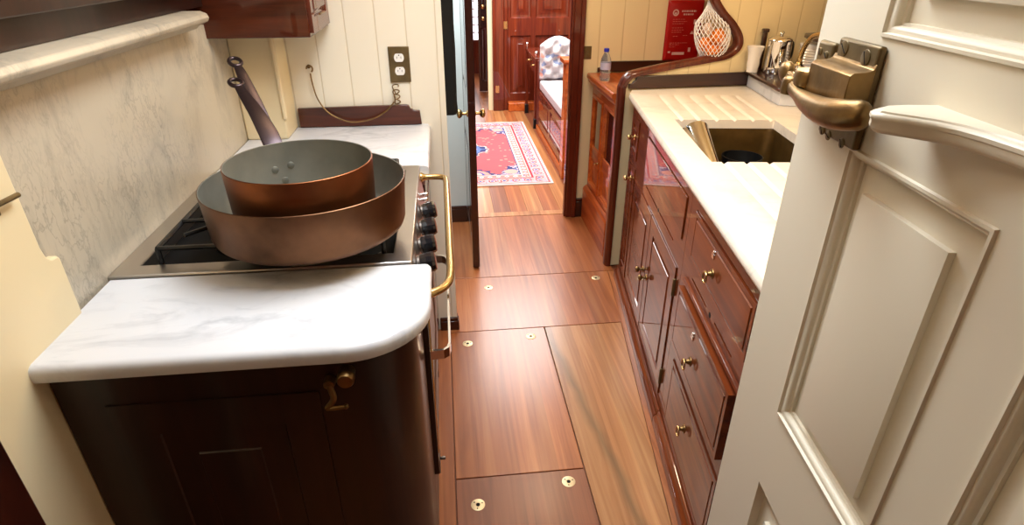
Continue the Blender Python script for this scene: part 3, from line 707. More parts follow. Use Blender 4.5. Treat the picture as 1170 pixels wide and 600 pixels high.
# cup
m = MB((1.085, 2.73, ZS)); prof = [(.0001, 0), (.024, 0), (.024, .010), (.027, .035), (.026, .055), (.030, .085), (.037, .105), (.0375, .108), (.034, .106), (.027, .085), (.022, .055), (.022, .03), (.0001, .008)]
m.lathe(prof, (1.075, 2.73, ZS), n=32); tag(m.build('porcelain_cup', PORC, frame=WF, smooth=50), 'tall cream porcelain cup with flared rim on the corner shelf', 'cup')
m = MB((1.13, 2.80, ZS)); m.box(1.115, 1.135, 2.775, 2.79, ZS, ZS+.17); m.box(1.111, 1.139, 2.771, 2.794, ZS+.16, ZS+.175); tag(m.build('rack_post', MAH_DK, frame=WF, bevel=.003), 'short dark wooden post standing behind the cream cup', 'post')
# coffee pot
O = (1.165, 2.70, ZS)
t = thing('coffee_pot', WF, O, 'shiny steel lidded coffee pot standing beside the tap', 'coffee pot')
m = MB(O); m.lathe([(.0001, 0), (.050, 0), (.053, .004), (.052, .03), (.048, .13), (.050, .135), (.046, .140)], O, n=40); m.build('body', CHROME, t, smooth=40)
m = MB(O); m.lathe([(.0505, .136), (.049, .142), (.034, .152), (.012, .157), (.006, .158), (.006, .163), (.010, .168), (.007, .174), (.0001, .176)], O, n=32, cap0=False); m.build('lid', CHROME, t, smooth=50)
m = MB(O); m.tube(spline([(1.205, 2.73, ZS+.125), (1.245, 2.755, ZS+.12), (1.25, 2.76, ZS+.06), (1.21, 2.735, ZS+.03)], 5), .005, 8); m.build('handle', BLACK, t, smooth=60)
m = MB(O); m.prism([(2.655, ZS+.135), (2.655, ZS+.10), (2.635, ZS+.138)], 1.15, 1.17, 'x'); m.build('spout', CHROME, t)
# faucet
O = (1.20, 2.56, ZS)
t = thing('faucet', WF, O, 'swan-necked brass tap with a chrome base at the back of the worktop', 'faucet')
m = MB(O); m.lathe([(.030, 0), (.030, .006), (.020, .012), (.018, .040), (.022, .045), (.022, .055), (.014, .062), (.0001, .062)], O, n=28); m.build('base', CHROME, t)
m = MB(O); m.tube(spline([(1.185, 2.55, ZS+.035), (1.15, 2.52, ZS+.04), (1.105, 2.49, ZS+.045)], 4), [.011]*4+[.008]*5, 10); m.ball((1.10, 2.487, ZS+.045), .012, 12); m.build('lever', CHROME, t, smooth=60)
pts = spline([(1.20, 2.56, ZS+.055), (1.20, 2.56, ZS+.09), (1.20, 2.535, ZS+.14), (1.20, 2.48, ZS+.18), (1.20, 2.40, ZS+.19), (1.20, 2.32, ZS+.165), (1.20, 2.29, ZS+.12)], 6)
m = MB(O); m.tube(pts, .0105, 14); m.lathe([(.014, 0), (.014, .012), (.0108, .014)], (1.20, 2.56, ZS+.055), n=20); o = m.build('spout', BRASS, t, smooth=60); o['label'] = 'polished brass swan-neck'
# ribbed canister
m = MB((1.285, 2.60, ZS)); prof = [(.0001, 0), (.05, 0)]
for k in range(10): prof += [(.058, .008+k*.011), (.055, .0135+k*.011)]
prof += [(.060, .122), (.060, .130), (.052, .132), (.0001, .128)]
m.lathe(prof, (1.29, 2.64, ZS), n=36); tag(m.build('ribbed_jar', PORC, frame=WF, smooth=30), 'ribbed cream jar behind the brass tap', 'jar')
# plate rack on hull
O = (1.28, 2.45, 1.13)
t = thing('plate_rack', SF, O, 'dark wooden plate rack on the wall above the tap', 'rack')
m = MB(O); m.prism([(1.355, 2.0), (1.19, 2.0), (1.17, 2.60), (1.19, 2.73), (1.355, 2.80)], 1.122, 1.142); m.build('lower_board', MAH_DK, t, bevel=.005)
m = MB(O); m.prism([(1.355, 2.0), (1.25, 2.0), (1.25, 2.62), (1.355, 2.72)], 1.26, 1.275); m.build('upper_board', MAH_OR, t, bevel=.004)
m = MB(O); m.box(1.335, 1.355, 2.0, 2.74, 1.142, 1.26); m.build('back_board', MAH_DK, t)
for v in (2.05, 2.25, 2.45, 2.64):
    m = MB(O); m.box(1.25, 1.262, v, v+.012, 1.142, 1.26); m.build('divider', MAH_DK, t, bevel=.002)
# net bag with oranges
NC = Vector((.915, 2.83, 1.085))
ob = []
for i, (dx, dy, dz, r) in enumerate([(.012, -.02, .030, .034), (-.028, .02, -.01, .033), (.030, .008, -.018, .031), (.0, -.012, -.040, .033)]):
    m = MB(NC+Vector((dx, dy, dz))); m.ball(NC+Vector((dx, dy, dz)), r, 20)
    lab = ['orange at the top of the netting bag', 'orange at the left of the netting bag', 'orange at the right of the netting bag, against the curved rail', 'orange at the bottom of the netting bag'][i]
    tag(m.build('orange', ORANGE, frame=WF, smooth=80), lab, 'orange', 'oranges in the netting bag')
for i, (dx, dy, dz) in enumerate([(-.030, .0, .062), (.048, -.008, .055 if False else .012)]):
    m = MB(NC+Vector((dx-.01, dy-.02, dz))); m.ball(NC+Vector((dx-.01, dy-.02, dz)), .022, 16, (1, 1, 1.2))
    tag(m.build('garlic_bulb', CORK, frame=WF, smooth=80), ['pale bulb near the neck of the netting bag', 'pale bulb by the right side of the netting bag'][i], 'bulb', 'pale bulbs in the netting bag')
t = thing('netting_bag', WF, tuple(NC), 'white netting bag of oranges hanging in the curve of the partition', 'net bag')
m = MB(NC); NR, NK = 18, 22; rows = []
def netr(f):   # f 0 bottom .. 1 neck
    if f < .62: x = f/.62; return .094*math.sin(math.pi*(.04+.58*x))**.75
    x = (f-.62)/.38; return .094*math.sin(math.pi*.62)**.75*(1-x)**1.3+.010
for i in range(NR+1):
    f = i/NR; z = -.098+f*.27; r = netr(f)
    rows.append([NC+Vector((r*.82*math.cos(2*math.pi*(k+.5*(i % 2))/NK)-f*f*.040, r*math.sin(2*math.pi*(k+.5*(i % 2))/NK), z)) for k in range(NK)])
vs = [p for r in rows for p in r]; fs = []
for i in range(0, NR-1):
    for k in range(NK):
        s_ = i % 2
        a = i*NK+k; c_ = (i+2)*NK+k
        if s_ == 0: l_, r_ = (i+1)*NK+(k-1) % NK, (i+1)*NK+k
        else: l_, r_ = (i+1)*NK+k, (i+1)*NK+(k+1) % NK
        fs.append((a, r_, c_, l_))
m.add(vs, fs); o = m.build('net', NET, t, weld=False, smooth=0)
w_ = o.modifiers.new('strands', 'WIREFRAME'); w_.thickness = .0042; w_.use_even_offset = False
m = MB(NC); top = NC+Vector((-.04, 0, .172))
m.tube(spline([top, top+Vector((0, 0, .03)), top+Vector((-.012, .0, .055))], 4), .008, 8); m.build('neck', NET, t, smooth=60)
m = MB(NC); m.tube([top+Vector((-.012, 0, .05)), top+Vector((-.015, 0, .09)), top+Vector((-.015, .0, .12))], .006, 8); m.ball(top+Vector((-.012, 0, .05)), .013, 10); m.build('hanger', BLACK, t)

# fire blanket pouch on the back bulkhead
O = (1.22, VB-.01, 1.07)
u0, u1 = 1.207, 1.405
t = thing('fire_blanket', PF, O, 'red fire blanket pouch with small white print on the cream bulkhead', 'fire blanket')
m = MB(O); m.loops([[(u0, VB-.002, .918), (u1, VB-.002, .918), (u1, VB-.002, 1.224), (u0, VB-.002, 1.224)], [(u0, VB-.014, .918), (u1, VB-.014, .918), (u1, VB-.014, 1.224), (u0, VB-.014, 1.224)], [(u0+.012, VB-.022, .93), (u1-.012, VB-.022, .93), (u1-.012, VB-.022, 1.212), (u0+.012, VB-.022, 1.212)]]); m.build('pouch', RED, t, bevel=.004)
yp = VB-.0225
m = MB(O); m.lathe([(.017, 0), (.017, .0006), (.010, .0006), (.010, 0)], (u0+.042, yp, 1.163), (0, -1, 0), n=24, cap0=False, cap1=False)
m.lathe([(.006, 0), (.006, .0006), (.0001, .0006)], (u0+.042, yp, 1.160), (0, -1, 0), n=12); m.build('emblem', PRINT_W, t)
def bars(m, z, x0, x1, h, n):
    x = x0
    while x < x1:
        w = random.uniform(.006, .016)
        m.box(x, min(x+w, x1), yp-.0005, yp+.0002, z, z+h); x += w+.0035
m = MB(O); bars(m, 1.166, u0+.075, u0+.155, .008, 6); bars(m, 1.150, u0+.085, u0+.140, .008, 6); m.build('heading_print', PRINT_W, t)
m = MB(O)
for z, x0, x1 in ((1.128, .03, .10), (1.117, .03, .11), (1.106, .03, .095), (1.085, .03, .09), (1.074, .03, .10), (1.063, .03, .085), (1.042, .04, .07), (1.046, .095, .12), (1.008, .025, .125), (.999, .025, .08), (.988, .025, .06)):
    bars(m, z, u0+x0, u0+x1, .0035, 5)
so = m.build('small_print', PRINT, t); so['kind'] = 'stuff'
for fn in (lambda q: q.box(u0+.045, u0+.115, yp-.0005, yp+.0002, .948, .962), lambda q: q.box(u0+.022, u0+.035, yp-.0005, yp+.0002, .958, .967), lambda q: q.box(u0+.135, u0+.148, yp-.0005, yp+.0002, .963, .985), lambda q: q.prism([(u0+.135, 1.055), (u0+.155, 1.055), (u0+.145, 1.072)], yp-.0005, yp+.0002, 'y'), lambda q: q.box(u0+.148, u0+.160, yp-.0005, yp+.0002, 1.105, 1.128)):
    q = MB(O); fn(q); q.build('label_patch', PRINT_W, t)
# wall plate
t = thing('switch_plate', PF, (.785, VB, .965), 'small brass switch plate on the cream bulkhead beside the doorway', 'switch')
m = MB((.785, VB, .965)); m.box(.765, .806, VB-.004, VB, .930, .998); m.build('plate', BRASS_D, t, bevel=.002)
m = MB((.785, VB, .965)); m.box(.782, .789, VB-.010, VB-.003, .958, .972); m.build('toggle', BRASS_D, t, bevel=.001)
# dark board on bulkhead behind cupboard
m = MB((1.1, VB, .89)); m.prism([(.845, .863), (.845, .885), (.860, .887), (.868, .905), (.878, .918), (1.9, .918), (1.9, .863)], VB-.015, VB, 'y')
tag(m.build('splash_board', MAH_DK, frame=PF, bevel=.002), 'dark wooden back board behind the water bottle on the far bulkhead', 'splash board')

# orange mahogany cupboard between partition and bulkhead
O = (.95, 3.0, 0)
t = thing('glazed_cupboard', PF, O, 'orange-brown mahogany cupboard with glazed doors between the partition and the doorway', 'cupboard')
cu = .822; v0, v1 = 2.74, 3.275
mpc = lambda off=0.0: (lambda a, b, n: (cu-off-n, a, b))
m = MB(O); mid = (v0+v1)/2
cells = []
for a, b in ((v0+.03, mid-.015), (mid+.015, v1-.03)):
    cells += [(a+.022, b-.022, .47, .735, [(0, 0), (.004, -.006), (.006, -.008)]), (a+.022, b-.022, .26, .40, [(0, 0), (.004, -.008), (.008, -.010), (.012, -.010), (.026, -.004)])]
m.panel(mpc(), v0, v1, .0, .80, .4, cells); m.build('front', MAH_OR, t)
for a, b in ((v0+.03, mid-.015), (mid+.015, v1-.03)):
    m = MB(O); m.box(cu+.0055, cu+.0075, a+.026, b-.026, .474, .731); m.build('pane', GLASS_REF, t)
    m = MB(O); m.mould(mpc(.0), a, b, .235, .755, [(0, 0), (0, .006), (.004, .009), (.016, .009), (.020, .004), (.020, 0)]); m.build('door_frame', MAH_OR, t)
m = MB(O); m.box(cu-.026, cu, v0, v1, 0, .19); m.prism([(cu, .19), (cu-.026, .19), (cu-.020, .202), (cu-.006, .212), (cu, .214)], v0, v1, 'y'); m.build('plinth', MAH_OR, t, bevel=.003)
m = MB(O); m.prism([(cu+.02, .79), (cu-.004, .79), (cu-.010, .806), (cu-.026, .815), (cu-.030, .83), (cu-.040, .838), (cu-.040, .856), (cu-.034, .862), (cu+.02, .862)], v0, v1, 'y'); m.build('cornice', MAH_OR, t, bevel=.0015)
m = MB(O); m.box(cu+.02, 1.8, v0, v1, .83, .860); m.build('top', MAH_OR, t, bevel=.002)
m = MB(O); m.lathe([(.008, 0), (.004, .006), (.009, .014), (.0001, .018)], (cu-.009, mid+.03, .42), (-1, 0, 0), n=14); m.build('knob', BRASS, t)
# bottle
bw = (.478, 3.12); O = (bw[0], bw[1], .861)
t = thing('water_bottle', WF, O, 'small clear plastic water bottle with a blue cap on the cupboard', 'bottle')
m = MB(O); m.lathe([(.0001, .003), (.022, 0), (.026, .005), (.0265, .03), (.025, .036), (.0268, .042), (.025, .048), (.0268, .054), (.0265, .095), (.024, .11), (.015, .130), (.011, .137), (.011, .146)], O, n=32); m.build('body', PLAST, t, smooth=50)
m = MB(O); m.lathe([(.0270, .058), (.0270, .092)], O, n=32, cap0=False, cap1=False); m.build('label', WATERM, t)
m = MB(O); m.lathe([(.0135, .143), (.0135, .158), (.012, .160), (.0001, .160)], O, n=24); m.build('cap', BLUE, t)

# ================================================================== PASSAGE: open dark door edge-on, hanging black cloth
O = (.155, 3.28, 0)
t = thing('passage_door', PF, O, 'dark mahogany door standing open edge-on in the passage, with brass knobs', 'door')
m = MB(O); pn = [(2.76, 3.18, .12, .62, RAISED), (2.76, 3.18, .86, 1.75, RAISED)]
m.panel(lambda a, b, n: (.099-n*1, a, b), 2.672, 3.268, .012, 1.88, .034, pn); m.build('leaf', MAH_DKZ, t)
for s_, x in ((-1, .099), (1, .133)):
    m = MB(O); m.lathe([(.016, 0), (.015, .003), (.007, .006), (.007, .022), (.016, .028), (.021, .036), (.021, .042), (.014, .048), (.0001, .050)], (x, 2.745, .785), (s_, 0, 0), n=24); m.build('knob', BRASS, t, smooth=50)
O = (-.02, 2.55, .85)
m = MB((0, 2.60, .85)); ls = []
for i, z in enumerate([.838, .85, .90, 1.0, 1.1, 1.2, 1.3, 1.45, 1.6]):
    k = .004*math.sin(i*2.1); kk = .008 if i == 0 else 0
    x0, x1, y0, y1 = -.05-k+kk, .050+k*.3-kk, 2.50, 2.62
    ls.append([(x0, y0+.01, z), (x0+.015, y0, z), (x1-.012, y0-k, z), (x1, y0+.012, z), (x1+k*.5, y1-.012, z), (x1-.012, y1, z), (x0+.015, y1, z), (x0, y1-.01, z)])
m.loops(ls); bag = m.build('hanging_cloth', BLACK_M, frame=PF, smooth=60, bevel=.003)
tag(bag, 'long black cloth hanging beyond the cream bulkhead, in front of the pale wall', 'cloth')
# rod that carries the cloth
m = MB((0, 2.55, 1.61)); m.tube([(-.15, 2.168, 1.61), (-.01, 2.24, 1.61), (0, 2.60, 1.61)], .008, 10); tag(m.build('hanging_rod', BRASS_D, frame=PF), 'metal rod on the back of the cream bulkhead carrying the black cloth', 'rod')
# handle on pale wall
m = MB((.115, VB, 1.12)); m.tube(spline([(.116, VB, 1.155), (.116, VB-.022, 1.153), (.116, VB-.024, 1.12), (.116, VB-.022, 1.087), (.116, VB, 1.085)], 5), .005, 8); tag(m.build('pull_handle', BRASS_O, frame=PF, smooth=60), 'small upright metal pull handle on the pale wall left of the open door', 'handle')

# ================================================================== CABIN BEYOND
struct(MB((-.9, 5, 0)).box(-1.3, -1.25, VB+.04, 9, 0, 1.95).build('wall_left', MAH_ORX, frame=PF))
VFAR = 6.12
m = MB((1.0, VFAR, 0)); mpf = lambda off=0.0: (lambda a, b, n: (a, VFAR-off-n*1, b))
mpf = lambda a, b, n: (a, VFAR-n, b)
BIG = [(0, 0), (.010, -.014), (.022, -.016), (.030, -.016), (.075, -.004), (.08, 0)]
m.panel(mpf, .50, 2.0, 0, 1.95, .05, [(.67, .875, .16, .72, BIG), (.67, .875, .88, 1.8, BIG), (.92, 1.25, .16, .72, BIG), (.92, 1.25, .88, 1.8, BIG), (1.32, 1.9, .16, .72, BIG), (1.32, 1.9, .88, 1.8, BIG)])
struct(m.build('wall_far', MAH_ORX, frame=PF))
m = MB((.55, VFAR, 0)); m.box(.49, .60, VFAR-.06, VFAR, 0, 1.95); m.box(.60, .64, VFAR-.03, VFAR, 0, 1.95); struct(m.build('door_3', MAH_DKZ if False else MAH_ORX, frame=PF, bevel=.006))
m = MB((1.0, VFAR, 0)); m.box(.64, 2.0, VFAR-.10, VFAR-.0, 0, .085); struct(m.build('baseboard_far', MAH_OR, frame=PF, bevel=.006))
for z, lab in ((.82, 'upper brass hinge on the dark post of the far panelled wall'), (.22, 'lower brass hinge on the dark post of the far panelled wall')):
    m = MB((.60, VFAR-.05, z)); u = .618 if z > .5 else .53
    m.box(u-.018, u+.018, VFAR-.07 if z < .5 else VFAR-.036, VFAR-.055 if z < .5 else VFAR-.028, z-.035, z+.035); tag(m.build('brass_hinge', BRASS, frame=PF), lab, 'hinge')
# white lining board at the far passage
m = MB((.47, VFAR, 0)); m.box(.443, .489, VFAR-.02, VFAR+.06, 0, 1.95); struct(m.build('trim_9', CREAM, frame=PF))
# far end wall with lattice window and ajar door
VE = 8.2
m = MB((0, VE, 0)); m.box(-1.3, 2.0, VE, VE+.05, 0, .42); m.box(-1.3, 2.0, VE, VE+.05, 1.75, 1.95); m.box(-1.3, .30, VE, VE+.05, .42, 1.75); m.box(.90, 2.0, VE, VE+.05, .42, 1.75); struct(m.build('wall_far', MAH_ORX, frame=PF))
m = MB((.6, VE, 1)); m.box(.30, .90, VE+.03, VE+.035, .42, 1.75); wn = struct(m.build('window_1', emis('bright_window_panes', (245, 248, 255), 2.2), frame=PF))
m = MB((.6, VE, 1))
for x in [.30+.06*k for k in range(11)]: m.box(x-.004, x+.004, VE+.005, VE+.025, .42, 1.75)
for z in [.42+.095*k for k in range(15)]: m.box(.30, .90, VE+.005, VE+.025, z-.004, z+.004)
struct(m.build('window_2', MAH_OR, frame=PF))
O = (.45, 7.2, 0)
t = thing('cabin_door', PF, O, 'narrow dark door ajar at the far end of the cabin before the bright window', 'door')
m = MB(O); m.panel(lambda a, b, n: (a, 7.0-n, b), .405, .52, .01, 1.88, .035, [(.43, .495, .12, .7, RAISED), (.43, .495, .9, 1.7, RAISED)]); m.build('leaf', MAH_DKZ, t)
for z in (.80, .92):
    m = MB(O); m.lathe([(.012, 0), (.008, .02), (.022, .035), (.022, .045), (.0001, .055)], (.462, 7.0, z), (0, -1, 0), n=16); m.build('knob', BRASS, t)

# rug -----------------------------------------------------------------
RU0, RU1, RV0, RV1 = -.42, .730, 3.87, 5.575
O = ((RU0+RU1)/2, (RV0+RV1)/2, 0)
W_, L_ = RU1-RU0, RV1-RV0
nx, ny = 150, 222
def noise(i, j, s=0):
    h = math.sin(i*12.9898+j*78.233+s*37.719)*43758.5453
    return h-math.floor(h)
def rugcol(x, y):
    e = min(x, y, W_-x, L_-y)
    cream = (204, 176, 172); pink = (192, 108, 112); red = (174, 58, 66); blue = (70, 92, 150); navy = (62, 66, 104); lb = (120, 150, 190)
    along = y if (e == x or e == W_-x) else x
    if e < .014: return (222, 208, 204)
    if e < .030: return pink
    if e < .038: return cream
    if e < .125:
        q = (along/.085) % 1; r = math.hypot((q-.5)*.085, (e-.082))
        if r < .012: return blue
        if r < .020: return cream
        if r < .028: return red
        if noise(int(x/.012), int(y/.012), 1) > .74: return lb if noise(int(x/.012), int(y/.012), 2) > .5 else pink
        return (200, 158, 156)
    if e < .135: return red
    if e < .143: return cream
    if e < .195:
        q = (along/.062) % 1; r = abs(q-.5)*.062+abs(e-.17)
        if r < .012: return blue
        if r < .020: return (232, 214, 196)
        return (206, 122, 118)
    if e < .205: return cream
    if e < .212: return navy
    # field
    X = abs(x-W_/2); Y = abs(y-L_/2); hw, hl = W_/2-.212, L_/2-.212
    cx, cy = hw-X, hl-Y
    sp = cx*1.0+cy*.8 + .018*math.sin(cx*60)+.018*math.sin(cy*60)
    if sp < .19:
        r = math.hypot(cx-.06, cy-.06)
        if r < .05: return (214, 150, 140)
        if noise(int(x/.016), int(y/.016), 3) > .72: return (196, 176, 186)
        return navy if sp > .165 else (92, 104, 144)
    # end lobes in the middle of each end
    r2 = math.hypot(X*.8, cy)
    if r2 < .07: return (220, 176, 158)
    if r2 < .085: return blue
    if r2 < .115: return (222, 140, 130)
    if r2 < .14 + .012*math.sin(math.atan2(X, cy+.001)*14): return navy
    md = X*1.15+Y*.75+.014*math.sin(X*70)+.014*math.sin(Y*70)
    if md < .06: return red
    if md < .10: return cream
    if md < .17: return (92, 112, 160)
    if md < .20: return navy
    if md < .215: return (230, 200, 190)
    if noise(int(x/.02), int(y/.02), 5) > .93: return (212, 132, 120)
    return (178, 88, 94)
verts = []; faces = []
for j in range(ny+1):
    for i in range(nx+1):
        verts.append((-W_/2+W_*i/nx, -L_/2+L_*j/ny, .009+.0012*math.sin(j*.23)*math.sin(i*.17)))
for j in range(ny):
    for i in range(nx): a = j*(nx+1)+i; faces.append((a, a+1, a+nx+2, a+nx+1))
nb = len(verts)
# border skirt gives the rug its thickness
rim = [i for i in range(nx+1)] + [j*(nx+1)+nx for j in range(1, ny+1)] + [ny*(nx+1)+i for i in range(nx-1, -1, -1)] + [j*(nx+1) for j in range(ny-1, 0, -1)]
for r in rim: verts.append((verts[r][0], verts[r][1], .0005))
for k in range(len(rim)): faces.append((rim[k], nb+k, nb+(k+1) % len(rim), rim[(k+1) % len(rim)]))
me = bpy.data.meshes.new('rug'); me.from_pydata(verts, [], faces)
ca = me.color_attributes.new('weave', 'FLOAT_COLOR', 'CORNER'); li = 0
for fi, f in enumerate(faces):
    if fi < nx*ny: c = rugcol(W_*((fi % nx)+.5)/nx, L_*((fi//nx)+.5)/ny)
    else: c = (232, 220, 214)
    c = (*s2l(c), 1)
    for _ in f: ca.data[li].color = c; li += 1
mm, nt, b = mat_base('rug_weave'); at = nt.nodes.new('ShaderNodeVertexColor'); at.layer_name = 'weave'
nt.links.new(at.outputs['Color'], b.inputs['Base Color']); b.inputs['Roughness'].default_value = .95; b.inputs['Specular IOR Level'].default_value = .1
me.materials.append(mm)
rug = bpy.data.objects.new('rug', me); COL.objects.link(rug); rug.location = PF.w(*O); rug.rotation_euler = (0, 0, PF.a)
tag(rug, 'red and blue patterned oriental rug on the floor beyond the doorway', 'rug')

# settee ---------------------------------------------------------------
floral, nt, b = mat_base('floral_fabric')
tc = nt.nodes.new('ShaderNodeTexCoord'); vo = nt.nodes.new('ShaderNodeTexVoronoi'); vo.inputs['Scale'].default_value = 30
nt.links.new(tc.outputs['Object'], vo.inputs['Vector'])
r = nt.nodes.new('ShaderNodeValToRGB'); r.color_ramp.interpolation = 'CONSTANT'; e = r.color_ramp.elements
e[0].position = 0; e[0].color = (*s2l((176, 172, 174)), 1); e[1].position = .5; e[1].color = (*s2l((120, 132, 160)), 1)
for p, c in ((.62, (182, 178, 178)), (.82, (196, 140, 126)), (.88, (186, 182, 180))): k = e.new(p); k.color = (*s2l(c), 1)
sp_ = nt.nodes.new('ShaderNodeSeparateColor'); nt.links.new(vo.outputs['Color'], sp_.inputs[0]); nt.links.new(sp_.outputs[0], r.inputs['Fac'])
nt.links.new(r.outputs['Color'], b.inputs['Base Color']); b.inputs['Roughness'].default_value = .85
O = (1.2, 4.6, 0); su = .822
t = thing('settee', PF, O, 'built-in mahogany settee with white seat cushion along the right of the cabin', 'settee')
m = MB(O); m.panel(lambda a, b, n: (su-n, a, b), 4.06, 5.26, 0, .37, .7, [(4.12, 4.62, .12, .33, RAISED), (4.70, 5.20, .12, .33, RAISED)]); m.build('base', MAH_OR if False else MAH_ORX, t)
m = MB(O); m.box(su-.012, su, 4.06, 5.26, 0, .06); m.build('plinth', MAH_OR, t, bevel=.004)
m = MB(O); m.box(su+.01, 1.45, 4.06, 5.25, .37, .455); m.build('seat_cushion', CUSH, t, bevel=.02, seg=3)
m = MB(O); m.box(su-.02, su+.6, 3.96, 4.055, 0, .80); m.build('arm', MAH_OR, t, bevel=.004)
m = MB(O); m.prism([(3.93, .80), (3.925, .812), (3.94, .83), (4.08, .83), (4.085, .815), (4.075, .80)], su-.04, su+.62, 'x'); m.build('arm_cap', MAH_OR, t, bevel=.003)
m = MB(O); m.box(su-.006, 1.5, 5.262, 5.30, 0, .62); m.build('end_panel', MAH_ORX, t, bevel=.004)
# tufted back cushion leaning on the far end
O = (1.05, 5.2, .455); m = MB(O); N1, N2 = 36, 26
def tuft(f, g, side):
    w_ = .46; h_ = .36
    # scroll-topped outline
    x = su+.01+f*w_; top = h_*(.80+.20*math.sin(math.pi*min(1, f*1.5)))
    z = .457+g*top; edge = min(f, 1-f, g, 1-g); d = .085*min(1, (edge*7))**.5
    q = math.cos(f*2*math.pi*3.5)*math.cos(g*2*math.pi*3)
    d *= (.68+.32*q)
    return (x, 5.255-.02*(1-side)-d if side else 5.258, z)
for side in (1, 0):
    ls = [[tuft(i/N1, j/N2, side) for i in range(N1+1)] for j in range(N2+1)]
    m.loops(ls, closed_ring=False, cap0=False, cap1=False)
tag(m.build('back_cushion', floral, frame=PF, smooth=70), 'tufted floral cushion standing at the far end of the settee', 'cushion')
# side table beyond the settee
O = (1.05, 5.65, 0)
t = thing('side_table', PF, O, 'dark mahogany side table with brass finials beyond the settee', 'table')
m = MB(O); m.box(.80, 1.35, 5.335, 5.99, .60, .625); m.build('tabletop', MAH_ORX, t, bevel=.004)
m = MB(O); m.box(.815, 1.33, 5.35, 5.97, .48, .60); m.build('apron', MAH_ORX, t, bevel=.003)
for x, y in ((.815, 5.35), (1.31, 5.35), (.815, 5.95), (1.31, 5.95)):
    m = MB(O); m.box(x-.013, x+.013, y-.013, y+.013, .0, .60); lg = m.build('leg', MAH_ORX, t, bevel=.003)
    m = MB(O); m.box(x-.018, x+.018, y-.018, y+.018, 0, .09); m.build('foot_cap', BLACK, lg, bevel=.003)
    m = MB(O); m.lathe([(.008, 0), (.005, .02), (.016, .03), (.018, .042), (.012, .054), (.0001, .058)], (x, y, .625), n=16); m.build('finial', CHROME, t, smooth=60)
for v in (5.5, 5.8):
    m = MB(O); m.lathe([(.008, 0), (.006, .012), (.014, .02), (.0001, .028)], (.815, v, .54), (-1, 0, 0), n=14); m.build('knob', BRASS, t)

# ================================================================== FOREGROUND DOOR
O = (.38, .3, 0); DX = .36
t = thing('panelled_door', WF, O, 'cream painted panelled door standing open in the right foreground', 'door')
mpd = lambda a, b, n: (DX-n, a, b)
FLD = [(0, 0), (.002, -.012), (.006, -.0135), (.012, -.0135), (.038, -.0075), (.0382, -.001), (.040, -.0005)]
pans = [(.395, .607, .900, 1.268, FLD), (.10, .328, .900, 1.268, FLD), (.10, .328, 1.378, 1.78, FLD), (.395, .607, 1.378, 1.78, FLD), (.395, .607, .25, .768, FLD), (.10, .328, .25, .768, FLD)]
m = MB(O); m.panel(mpd, -.02, .732, .02, 1.88, .038, pans); m.build('leaf', DOORW, t)
MO = [(-.001, 0), (0, .003), (.003, .0035), (.0042, 0), (.006, .0), (.0075, -.001), (.010, -.004), (.0105, -.008), (.013, -.0095), (.0135, -.0135)]
for p in pans[:4]:
    m = MB(O); m.mould(mpd, p[0], p[1], p[2], p[3], MO); m.build('moulding', DOORW, t, smooth=50)
# bracket shelf on door
m = MB(O)
out = [(.508, 0), (.509, .03), (.506, .047), (.499, .057), (.488, .062), (.477, .058), (.466, .046), (.454, .034), (.438, .024), (.418, .018), (.39, .014), (.34, .012), (.10, .012), (.06, .010), (.055, 0)]
def shelf_ring(k, z): return [(DX-max(0, n-min(k, n*.5)), a-(k if a > .48 else 0), z) for a, n in out]
m.loops([shelf_ring(.006, 1.317), shelf_ring(.003, 1.318), shelf_ring(.001, 1.321), shelf_ring(.001, 1.327), shelf_ring(.0, 1.328), shelf_ring(0, 1.331), shelf_ring(.002, 1.333), shelf_ring(.004, 1.3335), shelf_ring(.005, 1.335), shelf_ring(.007, 1.3355)])
m.build('bracket_shelf', DOORW, t, smooth=40)
# latch
lt = thing('door_latch', WF, (DX, .64, 1.31), 'heavy aged brass lever latch screwed to the cream door', 'latch')
O = (DX, .64, 1.31)
def slab(m, a0, a1, b0, b1, n0, n1): m.box(DX-n1, DX-n0, a0, a1, b0, b1)
m = MB(O); slab(m, .590, .668, 1.268, 1.370, .0005, .009); o = m.build('back_plate', BRASS_D, lt, bevel=.003, seg=3)
m = MB(O); slab(m, .676, .712, 1.326, 1.362, .0005, .009); m.build('keeper_plate', BRASS_D, lt, bevel=.004, seg=3)
def screw(pa, pb, r, n):
    m = MB(O); m.lathe([(r, 0), (r*.95, .0008), (r*.7, .0014), (.0001, .0016)], (DX-n, pa, pb), (-1, 0, 0), n=20); s0 = m.build('screw', BRASS_D, lt)
    m = MB(O); d = random.uniform(.3, 1.2); c_, s_ = math.cos(d), math.sin(d)
    pts = [(x*c_-y*s_, x*s_+y*c_) for x, y in ((-r*.8, -.0006), (r*.8, -.0006), (r*.8, .0006), (-r*.8, .0006))]
    m.loops([[(DX-n-.0008, pa+x, pb+y) for x, y in pts], [(DX-n-.0018, pa+x, pb+y) for x, y in pts]]); m.build('screw_slot', HOLE, s0)
for a, b in ((.654, 1.357), (.610, 1.354)): screw(a, b+.003, .0082, .009)
for a, b in ((.703, 1.350), (.688, 1.348)): screw(a, b, .0045, .009)
for a, b in ((.657, 1.272), (.642, 1.270), (.612, 1.270)): screw(a, b, .0055, .009)
